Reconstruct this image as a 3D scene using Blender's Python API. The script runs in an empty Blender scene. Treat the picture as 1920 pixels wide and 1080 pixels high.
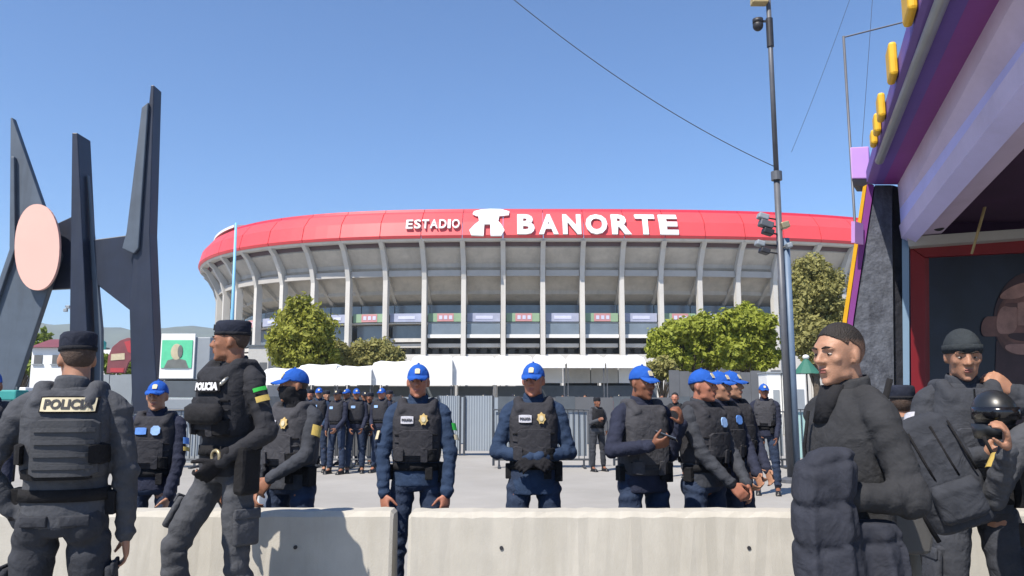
import bpy, bmesh, math, random
import numpy as np
from mathutils import Vector, Matrix, noise
random.seed(7); np.random.seed(7)
R = math.radians
scene = bpy.context.scene
COL = scene.collection

# ------------------------------------------------------------------ camera, sky, sun, exposure
CAMZ = 1.45; F = 1500.0; PITCH = math.atan(210 / 1500)
cam_d = bpy.data.cameras.new('camera'); cam = bpy.data.objects.new('camera', cam_d); COL.objects.link(cam)
cam_d.sensor_width = 36; cam_d.lens = F / 1920 * 36; cam_d.clip_start = .05; cam_d.clip_end = 9000
cam.location = (0, 0, CAMZ); cam.rotation_euler = (R(90) + PITCH, 0, 0)
scene.camera = cam
SUNV = Vector((-.36, -.47, .82)).normalized()
world = bpy.data.worlds.new('World'); scene.world = world; world.use_nodes = True
wn = world.node_tree.nodes; wl = world.node_tree.links
bg = wn['Background']; sky = wn.new('ShaderNodeTexSky'); sky.sky_type = 'NISHITA'; sky.sun_disc = False
sky.sun_elevation = math.asin(SUNV.z); sky.sun_rotation = math.atan2(SUNV.x, SUNV.y)
sky.altitude = 0; sky.air_density = 1.0; sky.dust_density = .4; sky.ozone_density = 10.0
wl.new(sky.outputs['Color'], bg.inputs['Color']); bg.inputs['Strength'].default_value = .112
sun_d = bpy.data.lights.new('sun', 'SUN'); sun = bpy.data.objects.new('sun', sun_d); COL.objects.link(sun)
sun_d.energy = 4.8; sun_d.angle = R(.53); sun_d.color = (1, .925, .82)
sun.rotation_euler = (-SUNV).to_track_quat('-Z', 'Y').to_euler()
vs = scene.view_settings; vs.view_transform = 'Standard'; vs.look = 'None'; vs.exposure = .75; vs.gamma = 1; vs.use_curve_mapping = False
scene.display_settings.display_device = 'sRGB'
scene.cycles.max_bounces = 6; scene.cycles.use_denoising = True

def P(u, v, Y):
    """world point on the ray through photo pixel (u, v) (1920x1080) at ground distance Y"""
    a = (u - 960) / F; b = (540 - v) / F
    c, s = math.cos(PITCH), math.sin(PITCH)
    d = Vector((a, c - b * s, s + b * c))
    k = Y / d.y
    return Vector((0, 0, CAMZ)) + d * k
def PX(u, Y): return P(u, 750, Y).x
def PZ(v, Y): return P(960, v, Y).z

# ------------------------------------------------------------------ materials
def mat(name, col, rough=.8, var=.15, scale=8, bump=0, bscale=60, metal=0, spec=.4, stretch=None, dirt=None, coat=0, sheen=0, coords='Object'):
    k_ = 1 if any(w in name for w in ('purple', 'mauve', 'lilac', 'poster', 'plum', 'stone', 'leaf')) else .82; col = tuple(q * k_ for q in col)
    m = bpy.data.materials.new(name); m.use_nodes = True
    n = m.node_tree.nodes; l = m.node_tree.links; b = n['Principled BSDF']
    b.inputs['Roughness'].default_value = rough; b.inputs['Metallic'].default_value = metal
    b.inputs['Specular IOR Level'].default_value = spec
    b.inputs['Coat Weight'].default_value = coat
    if sheen: b.inputs['Sheen Weight'].default_value = sheen
    tc = n.new('ShaderNodeTexCoord'); mp = n.new('ShaderNodeMapping'); l.new(tc.outputs[coords], mp.inputs['Vector'])
    if stretch: mp.inputs['Scale'].default_value = stretch
    nz = n.new('ShaderNodeTexNoise'); nz.inputs['Scale'].default_value = scale; nz.inputs['Detail'].default_value = 6
    nz.inputs['Roughness'].default_value = .65
    l.new(mp.outputs[0], nz.inputs['Vector'])
    rp = n.new('ShaderNodeValToRGB'); c = col
    rp.color_ramp.elements[0].position = .3; rp.color_ramp.elements[1].position = .72
    rp.color_ramp.elements[0].color = (c[0] * (1 - var), c[1] * (1 - var), c[2] * (1 - var), 1)
    rp.color_ramp.elements[1].color = (min(1, c[0] * (1 + var)), min(1, c[1] * (1 + var)), min(1, c[2] * (1 + var)), 1)
    l.new(nz.outputs['Fac'], rp.inputs['Fac']); out = rp.outputs['Color']
    if dirt:
        dc, ds, lo, hi, st = dirt
        mp2 = n.new('ShaderNodeMapping'); mp2.inputs['Scale'].default_value = st; l.new(tc.outputs[coords], mp2.inputs['Vector'])
        n2 = n.new('ShaderNodeTexNoise'); n2.inputs['Scale'].default_value = ds; n2.inputs['Detail'].default_value = 8
        n2.inputs['Roughness'].default_value = .7
        l.new(mp2.outputs[0], n2.inputs['Vector'])
        r2 = n.new('ShaderNodeValToRGB'); r2.color_ramp.elements[0].position = lo; r2.color_ramp.elements[1].position = hi
        l.new(n2.outputs['Fac'], r2.inputs['Fac'])
        mx = n.new('ShaderNodeMix'); mx.data_type = 'RGBA'; l.new(r2.outputs['Color'], mx.inputs[0])
        l.new(out, mx.inputs[6]); mx.inputs[7].default_value = (*dc, 1); out = mx.outputs[2]
    l.new(out, b.inputs['Base Color'])
    if bump:
        n3 = n.new('ShaderNodeTexNoise'); n3.inputs['Scale'].default_value = bscale; n3.inputs['Detail'].default_value = 5
        l.new(mp.outputs[0], n3.inputs['Vector'])
        bp = n.new('ShaderNodeBump'); bp.inputs['Strength'].default_value = bump; bp.inputs['Distance'].default_value = .02
        l.new(n3.outputs['Fac'], bp.inputs['Height']); l.new(bp.outputs[0], b.inputs['Normal'])
    return m
def cloth(name, c, var=.25, rough=.9):
    m = mat(name, c, rough, var, 7, .3, 30, spec=.2)
    n = m.node_tree.nodes; l = m.node_tree.links; b = n['Principled BSDF']      # crumple plus weave
    tc = n.new('ShaderNodeTexCoord'); vo = n.new('ShaderNodeTexNoise'); vo.inputs['Scale'].default_value = 11; vo.inputs['Detail'].default_value = 2
    vo.inputs['Distortion'].default_value = 1.6; l.new(tc.outputs['Object'], vo.inputs['Vector'])
    old = b.inputs['Normal'].links[0].from_node
    bp = n.new('ShaderNodeBump'); bp.inputs['Strength'].default_value = .32; bp.inputs['Distance'].default_value = .03
    l.new(vo.outputs['Fac'], bp.inputs['Height']); l.new(old.outputs[0], bp.inputs['Normal']); l.new(bp.outputs[0], b.inputs['Normal'])
    return m

M = {}
M['stadium_beam'] = mat('stadium_beam', (.48, .46, .43), .85, .08, .25)
M['asphalt'] = mat('paving', (.37, .355, .33), .9, .10, .6, .10, 40, dirt=((.23, .22, .20), .22, .38, .72, (1, 1, 1)))
M['concrete'] = mat('barrier_concrete', (.485, .46, .405), .9, .10, 3, .10, 130, dirt=((.33, .31, .265), 3.0, .45, .80, (2.2, 1, .30)))
M['kerb'] = mat('kerb_concrete', (.42, .41, .39), .9, .12, 4, .3, 40)
M['stadium_concrete'] = mat('stadium_concrete', (.62, .60, .56), .85, .08, .25, dirt=((.40, .38, .35), .5, .5, .85, (1, 1, .12)))
M['stadium_under'] = mat('stadium_underside', (.56, .52, .46), .9, .12, .15, stretch=(1, 1, 3), dirt=((.30, .28, .255), .45, .45, .85, (1, 1, .2)))
M['stadium_red'] = mat('red_membrane', (.80, .075, .085), .45, .06, .1, spec=.5)
M['stadium_red_shaded'] = mat('shaded_red_membrane', (.55, .02, .05), .5, .06, .1)  # deeper red puts the shade of the band's top edge into the colour
M['stadium_slot'] = mat('recess_shade', (.15, .10, .105), .8, .1, .3)  # maroon tone stands in for shade in the gap under the band
M['stadium_dark'] = mat('dark_interior', (.12, .125, .13), .8, .3, .2)
M['white_paint'] = mat('white_paint', (.82, .82, .80), .5, .03, 3)
M['white_tent'] = mat('white_canvas', (.86, .86, .85), .7, .03, 1.2)
M['glass_blue'] = mat('blue_glass', (.17, .205, .245), .15, .2, .2, spec=.7)
M['banner_blue'] = mat('blue_banner', (.37, .40, .53), .6, .15, .4)
M['banner_green'] = mat('green_banner', (.27, .40, .26), .6, .1, .4)
M['banner_red'] = mat('red_banner', (.55, .26, .27), .6, .1, .4)
M['banner_print'] = mat('banner_print', (.6, .62, .8), .6, .1, .4)
M['steel_navy'] = mat('navy_steel', (.012, .018, .04), .45, .3, 1.2, .05, 8, spec=.5, dirt=((.028, .032, .045), 1.6, .5, .85, (1.5, 1, .12)))
M['steel_grey'] = mat('grey_steel', (.085, .11, .145), .5, .18, 1.2, .05, 8, spec=.5, dirt=((.05, .06, .075), 1.6, .48, .8, (1.5, 1, .12)))
M['salmon'] = mat('salmon_paint', (.84, .50, .42), .6, .04, .6)
M['pole_grey'] = mat('pole_grey', (.13, .135, .15), .5, .15, 5, metal=.3)
M['pole_blue'] = mat('pole_blue_grey', (.14, .20, .29), .5, .1, 5)
M['pole_dark'] = mat('pole_dark', (.03, .03, .035), .5, .2, 5)
M['cable'] = mat('cable', (.09, .10, .12), .6, .1, 5)
M['skyblue'] = mat('light_blue_mast', (.22, .50, .72), .5, .05, 1)
M['purple'] = mat('purple_paint', (.13, .075, .30), .55, .08, 1.5, .08, 12)
M['purple_dark'] = mat('dark_purple_paint', (.22, .05, .24), .55, .08, 1.5, .08, 12)
M['mauve'] = mat('mauve_plaster', (.56, .47, .62), .7, .08, 2.0, .1, 20, dirt=((.40, .32, .43), 1.3, .5, .85, (1, .4, 1)))
M['lilac'] = mat('lilac_plaster', (.54, .52, .86), .65, .06, 2.0, .1, 20, dirt=((.40, .38, .62), 1.3, .5, .85, (1, .4, 1)))
M['lilac_light'] = mat('light_lilac_panel', (.50, .28, .62), .6, .06, 3)
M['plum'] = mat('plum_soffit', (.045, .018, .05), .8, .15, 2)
M['yellow'] = mat('yellow_paint', (.80, .46, .02), .5, .08, 4)
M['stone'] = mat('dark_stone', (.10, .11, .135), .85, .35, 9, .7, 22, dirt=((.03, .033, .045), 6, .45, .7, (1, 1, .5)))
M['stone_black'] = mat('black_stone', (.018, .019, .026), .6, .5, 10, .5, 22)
M['paleblue'] = mat('pale_blue_frame', (.24, .36, .50), .55, .05, 3)
M['greybeam'] = mat('grey_beam', (.48, .47, .44), .7, .08, 3)
M['redframe'] = mat('red_frame', (.22, .010, .018), .5, .1, 3)
M['poster_dark'] = mat('poster_navy', (.012, .017, .035), .35, .5, 1.2)
M['poster_face'] = mat('poster_face_print', (.19, .085, .070), .4, .5, 5)
M['poster_face2'] = mat('poster_face_shade_print', (.05, .022, .028), .4, .3, 5)
M['poster_face3'] = mat('poster_face_pale_print', (.32, .17, .14), .4, .4, 6)
M['poster_face_a'] = mat('poster_face_low_print', (.115, .052, .047), .4, .4, 5)
M['poster_face_b'] = mat('poster_face_mid_print', (.15, .068, .058), .4, .4, 5)
M['bamboo'] = mat('dry_cane', (.42, .33, .16), .7, .2, 10)
M['tube'] = mat('grey_tube', (.30, .32, .33), .4, .1, 5)
M['fence_dark'] = mat('fence_steel', (.075, .085, .10), .5, .2, 6, metal=.4)
M['sheet'] = mat('blue_grey_sheet', (.30, .34, .38), .5, .10, .8, spec=.5)
M['sheet_dark'] = mat('dark_grey_sheet', (.12, .125, .135), .6, .15, .9)
M['teal'] = mat('teal_banner', (.04, .30, .28), .6, .12, 2)
M['teal_pale'] = mat('pale_teal_banner', (.40, .62, .62), .6, .1, 2)
M['green_poster'] = mat('green_poster', (.10, .50, .28), .5, .2, 2)
M['portrait_skin'] = mat('portrait_print', (.55, .48, .33), .5, .2, 5)
M['portrait_suit'] = mat('portrait_suit_print', (.16, .17, .16), .5, .2, 5)
M['kiosk'] = mat('kiosk_grey', (.28, .31, .34), .5, .08, 2)
M['kiosk_dark'] = mat('kiosk_dark', (.10, .115, .13), .4, .15, 2)
M['red_sign'] = mat('red_sign', (.42, .05, .06), .5, .15, 2)
M['red_sign_dark'] = mat('dark_red_sign', (.20, .06, .07), .5, .15, 2)
M['tent_green'] = mat('green_canvas', (.03, .14, .10), .7, .1, 2)
M['leaf_a'] = mat('leaf_yellow_green', (.26, .27, .04), .7, .4, .9)
M['leaf_b'] = mat('leaf_green', (.20, .26, .045), .7, .35, .9)
M['leaf_c'] = mat('leaf_olive', (.27, .255, .085), .75, .3, .9)
M['leaf_d'] = mat('leaf_bright', (.28, .315, .04), .65, .4, 1.1)
M['bark'] = mat('bark', (.10, .08, .06), .9, .3, 8, .5, 20)
M['hill'] = mat('hill_scrub', (.10, .12, .09), .95, .3, .01)
M['boot'] = mat('boot_black', (.012, .012, .013), .45, .3, 10)
M['strap'] = cloth('webbing_black', (.014, .014, .016))
M['glove'] = cloth('glove_black', (.014, .014, .017))
M['charcoal'] = cloth('charcoal_cloth', (.070, .074, .085))
M['charcoal_b'] = cloth('charcoal_trousers', (.040, .043, .052))
M['blackcloth'] = cloth('black_cloth', (.030, .031, .037))
M['blacksoft'] = cloth('soft_black', (.020, .020, .023))
M['jacket_f3'] = cloth('black_jacket', (.036, .037, .041))
M['coat'] = cloth('padded_coat', (.034, .037, .050))
M['vest_dark'] = cloth('vest_charcoal', (.040, .040, .047))
M['vest_grey'] = cloth('vest_grey', (.058, .058, .066))
M['plate'] = mat('vest_plate', (.062, .065, .073), .75, .12, 14, .15, 90, spec=.3)
M['navy_shirt'] = cloth('navy_shirt', (.026, .046, .092))
M['navy_dark'] = cloth('navy_dark_shirt', (.024, .028, .050))
M['navy_trousers'] = cloth('navy_trousers', (.028, .042, .078))
M['slate'] = cloth('slate_uniform', (.047, .051, .062))
M['slate_b'] = cloth('slate_trousers', (.050, .054, .066))
M['cap_blue'] = cloth('royal_blue_cap', (.018, .095, .42), .12)
M['cap_black'] = cloth('black_cap', (.018, .019, .024))
M['cap_navy'] = cloth('navy_cap', (.020, .024, .040))
M['beanie'] = cloth('grey_beanie', (.034, .041, .047))
M['badge'] = mat('brass_badge', (.75, .52, .20), .35, .15, 30, metal=.4)
M['patch_cream'] = mat('cream_patch', (.60, .53, .36), .7, .1, 30)
M['patch_white'] = mat('white_patch', (.50, .50, .55), .7, .2, 60)
M['patch_gold'] = mat('gold_patch', (.55, .40, .10), .7, .2, 40)
M['patch_blue'] = mat('blue_patch', (.10, .25, .65), .7, .15, 40)
M['patch_skyblue'] = mat('sky_blue_patch', (.30, .48, .80), .7, .15, 40)
M['patch_green'] = mat('green_flag_patch', (.03, .45, .06), .7, .1, 40)
M['patch_red'] = mat('red_flag_patch', (.50, .05, .05), .7, .1, 40)
M['patch_dark'] = mat('dark_print', (.03, .03, .035), .7, .1, 40)
M['letter_white'] = mat('white_print', (.80, .80, .82), .6, .05, 40)
M['letter_cream'] = mat('cream_print', (.80, .72, .52), .6, .05, 40)
M['metal'] = mat('worn_steel', (.45, .43, .38), .35, .15, 30, metal=.8)
M['tan_metal'] = mat('brass_ring', (.40, .33, .20), .4, .15, 30, metal=.5)
M['phone'] = mat('phone_black', (.01, .01, .012), .15, .1, 10, spec=.6)
M['helmet'] = mat('helmet_shell', (.016, .018, .020), .38, .2, 20, spec=.6)
M['bag'] = cloth('slate_backpack', (.042, .046, .057))
M['bag_grey'] = mat('grey_document_bag', (.075, .073, .070), .7, .08, 5, .1, 40)
M['hair'] = mat('black_hair', (.010, .008, .007), .6, .4, 60, .6, 160)
M['hair_gradient'] = mat('graded_hair', (.010, .008, .007), .65, .3, 60, .5, 180)
M['hair_fade'] = mat('cropped_hair', (.075, .048, .036), .75, .35, 60, .4, 200)
M['brow'] = mat('brow_hair', (.018, .012, .010), .8, .2, 60)
M['eye_white'] = mat('eye_white', (.36, .31, .28), .25, .05, 10)
M['iris'] = mat('dark_iris', (.012, .008, .006), .15, .1, 10)
M['lip'] = mat('lip', (.30, .105, .085), .5, .1, 30)
SK = {}
for k, c in dict(tan=(.40, .205, .130), brown=(.30, .135, .078), deep=(.23, .095, .055), fair=(.42, .225, .145), ruddy=(.40, .165, .105)).items():
    mm = mat('skin_' + k, c, .52, .12, 22, .12, 220, spec=.35)
    mm.node_tree.nodes['Principled BSDF'].inputs['Subsurface Weight'].default_value = .08; mm.node_tree.nodes['Principled BSDF'].inputs['Subsurface Radius'].default_value = (.012, .004, .002)
    SK[k] = mm

# ------------------------------------------------------------------ generic builders
def link(name, me, m, parent=None, loc=None, smooth=False):
    o = bpy.data.objects.new(name, me); COL.objects.link(o)
    if m is not None:
        if len(me.materials) == 0: me.materials.append(m)
    if smooth: me.polygons.foreach_set('use_smooth', [True] * len(me.polygons))
    if parent is not None: o.parent = parent
    if loc is not None: o.location = loc
    return o
def tag(o, label, cat, group=None):
    o['label'] = label; o['category'] = cat
    if group: o['group'] = group
    return o
def thing(name, label, cat, loc=(0, 0, 0), rz=0, group=None):
    o = bpy.data.objects.new(name, None); COL.objects.link(o); o.location = loc; o.rotation_euler = (0, 0, rz)
    return tag(o, label, cat, group)
def structure(name, me, m, smooth=False):
    o = link(name, me, m, smooth=smooth); o['kind'] = 'structure'; return o
def copy_tree(o, parent=None):
    c = o.copy(); COL.objects.link(c)
    if parent is not None: c.parent = parent
    for ch in o.children: copy_tree(ch, c)
    return c
class MB:
    """collects closed shapes, becomes one mesh"""
    def __init__(s): s.v = []; s.f = []
    def raw(s, v, f):
        k = len(s.v); s.v += [tuple(p) for p in v]; s.f += [tuple(i + k for i in q) for q in f]; return s
    def box(s, c, d, rot=None):
        x, y, z = (q / 2 for q in d)
        pts = [Vector((a * x, b * y, e * z)) for a in (-1, 1) for b in (-1, 1) for e in (-1, 1)]
        if rot is not None: pts = [rot @ p for p in pts]
        pts = [p + Vector(c) for p in pts]
        return s.raw(pts, [(0, 1, 3, 2), (4, 6, 7, 5), (0, 4, 5, 1), (2, 3, 7, 6), (0, 2, 6, 4), (1, 5, 7, 3)])
    def loft(s, rings, cap=True):
        n = len(rings[0]); v = [p for r in rings for p in r]; f = []
        for i in range(len(rings) - 1):
            for j in range(n):
                k = (j + 1) % n; f.append((i * n + j, i * n + k, (i + 1) * n + k, (i + 1) * n + j))
        if cap:
            f.append(tuple(range(n))[::-1]); b = (len(rings) - 1) * n; f.append(tuple(range(b, b + n)))
        return s.raw(v, f)
    def tube(s, pts, rad, n=10, cap=True):
        pts = [Vector(p) for p in pts]
        if not hasattr(rad, '__len__'): rad = [rad] * len(pts)
        rings = []; ref = None
        for i, p in enumerate(pts):
            t = (pts[min(i + 1, len(pts) - 1)] - pts[max(i - 1, 0)]).normalized()
            if ref is None: ref = Vector((1, 0, 0)) if abs(t.x) < .8 else Vector((0, 1, 0))
            a = (ref - t * ref.dot(t)).normalized(); b = t.cross(a); ref = a
            rings.append([p + (a * math.cos(2 * math.pi * j / n) + b * math.sin(2 * math.pi * j / n)) * rad[i] for j in range(n)])
        return s.loft(rings, cap)
    def limb(s, pts, rad, n=12):
        s.tube(pts, rad, n); s.ell(pts[0], (rad[0],) * 3, 10, 7); s.ell(pts[-1], (rad[-1],) * 3, 10, 7); return s
    def sleeve(s, pts, rad, joints, amp=.007, wl=.05, seed=0, n=18, step=.011):
        """cloth tube with slanting folds that gather round the joints (indices into pts)"""
        rs = np.random.RandomState(seed); P_ = [Vector(p) for p in pts]; seg = [(P_[i + 1] - P_[i]).length for i in range(len(P_) - 1)]
        cu = [0]
        for q in seg: cu.append(cu[-1] + q)
        m = max(6, int(cu[-1] / step)); rings = []; ref = None; ph = rs.uniform(0, 6.28, 6); jc = [cu[j] for j in joints]
        def posn(d):
            d = min(max(d, 0), cu[-1] - 1e-6); i = 0
            while cu[i + 1] <= d: i += 1
            f = (d - cu[i]) / max(1e-6, seg[i]); return P_[i].lerp(P_[i + 1], f), rad[i] * (1 - f) + rad[i + 1] * f
        pp = [posn(cu[-1] * i / m) for i in range(m + 1)]
        for _ in range(1):                                  # round off the bends
            pp = [pp[0]] + [((pp[i - 1][0] + pp[i][0] * 2 + pp[i + 1][0]) / 4, pp[i][1]) for i in range(1, m)] + [pp[-1]]
        for i, (p, r) in enumerate(pp):
            d = cu[-1] * i / m
            t = (pp[min(i + 1, m)][0] - pp[max(i - 1, 0)][0]).normalized()
            if ref is None: ref = Vector((1, 0, 0)) if abs(t.x) < .8 else Vector((0, 1, 0))
            a = (ref - t * ref.dot(t)).normalized(); b = t.cross(a); ref = a
            w = .35 + sum(math.exp(-((d - q) / .085) ** 2) for q in jc)
            ring = []
            for j in range(n):
                an = 2 * math.pi * j / n
                k = math.sin(6.28 * d / wl + 1.5 * math.sin(an + ph[0]) + ph[1]) * .6 + math.sin(6.28 * d / (wl * 1.7) + 2 * math.sin(an + ph[2]) + ph[3]) * .6 + .5 * math.sin(2 * an + d * 21 + ph[4])
                rr = r + amp * w * k; ring.append(p + (a * math.cos(an) + b * math.sin(an)) * rr)
            rings.append(ring)
        s.loft(rings); s.ell(P_[0], (rad[0],) * 3, 12, 8); s.ell(P_[-1], (rad[-1] * .96,) * 3, 12, 8); return s
    def ell(s, c, r, nu=14, nv=10, rot=None):
        v = []; f = []; c = Vector(c)
        for i in range(1, nv):
            th = math.pi * i / nv
            for j in range(nu):
                ph = 2 * math.pi * j / nu
                p = Vector((r[0] * math.sin(th) * math.cos(ph), r[1] * math.sin(th) * math.sin(ph), r[2] * math.cos(th)))
                v.append(c + (rot @ p if rot is not None else p))
        t = Vector((0, 0, r[2]))
        if rot is not None: t = rot @ t
        top = len(v); v.append(c + t); bot = len(v); v.append(c - t)
        for i in range(nv - 2):
            for j in range(nu):
                k = (j + 1) % nu; f.append((i * nu + j, (i + 1) * nu + j, (i + 1) * nu + k, i * nu + k))
        for j in range(nu):
            k = (j + 1) % nu; f.append((top, j, k)); b = (nv - 2) * nu; f.append((bot, b + k, b + j))
        return s.raw(v, f)
    def rings(s, spec, n=24, e=2.4, off=None):
        """spec rows (z, cx, cy, rx, ry): stacked superellipses"""
        rr = []
        for z, cx, cy, rx, ry in spec:
            ring = []
            for j in range(n):
                t = 2 * math.pi * j / n; c, q = math.cos(t), math.sin(t)
                ring.append(Vector((cx + rx * math.copysign(abs(c) ** (2 / e), c), cy + ry * math.copysign(abs(q) ** (2 / e), q), z)))
            rr.append(ring)
        return s.loft(rr)
    def prism(s, poly, h, axis='z'):
        """poly (a, b) outline extruded by h along axis from 0"""
        n = len(poly)
        if axis == 'z': A = [Vector((a, b, 0)) for a, b in poly]; D = Vector((0, 0, h))
        elif axis == 'y': A = [Vector((a, 0, b)) for a, b in poly]; D = Vector((0, h, 0))
        else: A = [Vector((0, a, b)) for a, b in poly]; D = Vector((h, 0, 0))
        return s.loft([A, [p + D for p in A]])
    def mesh(s, name='m', fix=True):
        me = bpy.data.meshes.new(name); me.from_pydata([tuple(p) for p in s.v], [], s.f)
        if fix:
            bm = bmesh.new(); bm.from_mesh(me); bmesh.ops.recalc_face_normals(bm, faces=bm.faces); bm.to_mesh(me); bm.free()
        me.update(); return me
    def build(s, name, m, parent=None, smooth=False, loc=None, bevel=0, seg=2):
        me = s.mesh(name)
        if bevel:
            bm = bmesh.new(); bm.from_mesh(me)
            bmesh.ops.bevel(bm, geom=[e for e in bm.edges if e.calc_face_angle(0) > .5], offset=bevel, segments=seg, affect='EDGES', profile=.5)
            bm.to_mesh(me); bm.free()
        return link(name, me, m, parent, loc, smooth)
_tex = {}
def tex(kind, size):
    k = (kind, size)
    if k not in _tex:
        t = bpy.data.textures.new('relief', kind)
        t.noise_scale = size
        if kind == 'MUSGRAVE': t.musgrave_type = 'RIDGED_MULTIFRACTAL'; t.noise_intensity = .6
        _tex[k] = t
    return _tex[k]
def organic(mb, name, m, parent=None, vox=.009, smooth=3, folds=(), dec=None, xf=None):
    """union of the collected shapes as one continuous skin"""
    me = mb.mesh(name, fix=True)
    o = bpy.data.objects.new('temporary', me); COL.objects.link(o)
    r = o.modifiers.new('r', 'REMESH'); r.mode = 'VOXEL'; r.voxel_size = vox; r.adaptivity = 0
    if smooth:
        q = o.modifiers.new('s', 'SMOOTH'); q.factor = .5; q.iterations = smooth
    for kind, size, st in folds:
        d = o.modifiers.new('d', 'DISPLACE'); d.texture = tex(kind, size); d.strength = st; d.mid_level = .5 if kind == 'CLOUDS' else .6
        d.texture_coords = 'LOCAL'
    if folds:
        q = o.modifiers.new('s2', 'SMOOTH'); q.factor = .5; q.iterations = 1
    if dec:
        d = o.modifiers.new('c', 'DECIMATE'); d.ratio = dec
    dg = bpy.context.evaluated_depsgraph_get()
    out = bpy.data.meshes.new_from_object(o.evaluated_get(dg))
    bpy.data.objects.remove(o); bpy.data.meshes.remove(me)
    if xf is not None: out.transform(xf)
    out.materials.clear()
    return link(name, out, m, parent, smooth=True)
def text_mesh(s, size, depth=.002, bold=0.0, width=None):
    cu = bpy.data.curves.new('t', 'FONT'); cu.body = s; cu.size = size; cu.extrude = depth / 2; cu.offset = bold
    cu.align_x = 'CENTER'; cu.align_y = 'CENTER'; cu.resolution_u = 3
    o = bpy.data.objects.new('temporary', cu); COL.objects.link(o)
    me = bpy.data.meshes.new_from_object(o.evaluated_get(bpy.context.evaluated_depsgraph_get()))
    bpy.data.objects.remove(o); bpy.data.curves.remove(cu); me.materials.clear()
    if width:
        co = np.empty(len(me.vertices) * 3); me.vertices.foreach_get('co', co); co = co.reshape(-1, 3)
        w = co[:, 0].max() - co[:, 0].min(); co[:, 0] *= width / w
        me.vertices.foreach_set('co', co.ravel())
    return me


# cropped hair: dense on top, thinning to skin down the sides
def hair_grade(z0, z1):
    m = M['hair_gradient']; n = m.node_tree.nodes; l = m.node_tree.links
    tc = n.new('ShaderNodeTexCoord'); sx = n.new('ShaderNodeSeparateXYZ'); l.new(tc.outputs['Object'], sx.inputs[0])
    nz = n.new('ShaderNodeTexNoise'); nz.inputs['Scale'].default_value = 160; l.new(tc.outputs['Object'], nz.inputs['Vector'])
    ad = n.new('ShaderNodeMath'); ad.operation = 'MULTIPLY_ADD'; l.new(nz.outputs['Fac'], ad.inputs[0]); ad.inputs[1].default_value = .02; l.new(sx.outputs['Z'], ad.inputs[2])
    mr = n.new('ShaderNodeMapRange'); mr.inputs[1].default_value = z0; mr.inputs[2].default_value = z1; l.new(ad.outputs[0], mr.inputs[0])
    mx = n.new('ShaderNodeMix'); mx.data_type = 'RGBA'; l.new(mr.outputs[0], mx.inputs[0]); mx.inputs[6].default_value = (.27, .15, .10, 1); mx.inputs[7].default_value = (.016, .012, .010, 1)
    l.new(mx.outputs[2], n['Principled BSDF'].inputs['Base Color'])
hair_grade(1.615, 1.675)
_lv = {}
def translucent(k):
    m = M[k]; n = m.node_tree.nodes; l = m.node_tree.links; b = n['Principled BSDF']; out = n['Material Output']
    tr = n.new('ShaderNodeBsdfTranslucent'); src = b.inputs['Base Color'].links[0].from_socket; l.new(src, tr.inputs['Color'])
    ms = n.new('ShaderNodeMixShader'); ms.inputs[0].default_value = .35; l.new(b.outputs[0], ms.inputs[1]); l.new(tr.outputs[0], ms.inputs[2]); l.new(ms.outputs[0], out.inputs['Surface'])
for k in ('leaf_a', 'leaf_b', 'leaf_c', 'leaf_d'): translucent(k)

# ------------------------------------------------------------------ ground, hills
g = MB(); g.raw([(-3300, -200, 0), (3300, -200, 0), (3300, 3600, 0), (-3300, 3600, 0)], [(0, 1, 2, 3)])
structure('ground', g.mesh('ground', fix=False), M['asphalt'])
def hill_range(name, Y, x0, x1, tops, depth):
    n = 70; m = 12; v = []; f = []
    for j in range(m + 1):
        for i in range(n + 1):
            x = x0 + (x1 - x0) * i / n; t = i / n * (len(tops) - 1); k = min(int(t), len(tops) - 2); fr = t - k
            fr = fr * fr * (3 - 2 * fr)
            h = tops[k] * (1 - fr) + tops[k + 1] * fr
            h *= 1 + .12 * noise.noise((x * .004, Y * .01, 0)) + .06 * noise.noise((x * .015, j * .7, 3))
            v.append((x, Y + depth * j / m, -1 + h * math.sin(math.pi * min(1, (j / m) * .95 + .02)) ** 1.0))
    for j in range(m):
        for i in range(n): a = j * (n + 1) + i; f.append((a, a + 1, a + n + 2, a + n + 1))
    mb = MB(); mb.raw(v, f); structure(name, mb.mesh(name), M['hill'], True)
hill_range('hills', 2200, -2500, -200, [100, 140, 195, 245, 225, 240, 205, 170], 700)
hill_range('far_hills', 2600, -300, 2600, [180, 150, 120, 110, 100, 115], 600)

# ------------------------------------------------------------------ stadium
CX, CY, NN, A_L, A_R, B = 3.0, 230.0, 3.0, 76.0, 104.0, 80.0
pts = []
for i in range(4000):
    ph = -math.pi / 2 + 2 * math.pi * i / 4000
    c, s = math.cos(ph), math.sin(ph); a = A_R if c > 0 else A_L
    r = (abs(c / a) ** NN + abs(s / B) ** NN) ** (-1 / NN)
    pts.append((CX + r * c, CY + r * s))
pts = np.array(pts)
seg = np.linalg.norm(np.roll(pts, -1, 0) - pts, axis=1); cum = np.concatenate([[0], np.cumsum(seg)])
PER = cum[-1]; BAY = 7.4; NB = int(PER / BAY); BAY = PER / NB
def plan(sv):
    sv = sv % PER; i = min(np.searchsorted(cum, sv, side='right') - 1, 3999); t = (sv - cum[i]) / seg[i]
    p = pts[i] * (1 - t) + pts[(i + 1) % 4000] * t
    a = pts[(i - 6) % 4000]; b = pts[(i + 7) % 4000]; d = (b - a) / np.linalg.norm(b - a)
    return p, np.array([d[1], -d[0]])            # outward normal
S0 = (5.8 - CX)                                   # first column right of the nearest point
def SP(sv, o, z):
    p, n = plan(sv); return Vector((p[0] + n[0] * o, p[1] + n[1] * o, z))
def Zs(v, o=0): return PZ(v, 150 - o)
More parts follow.
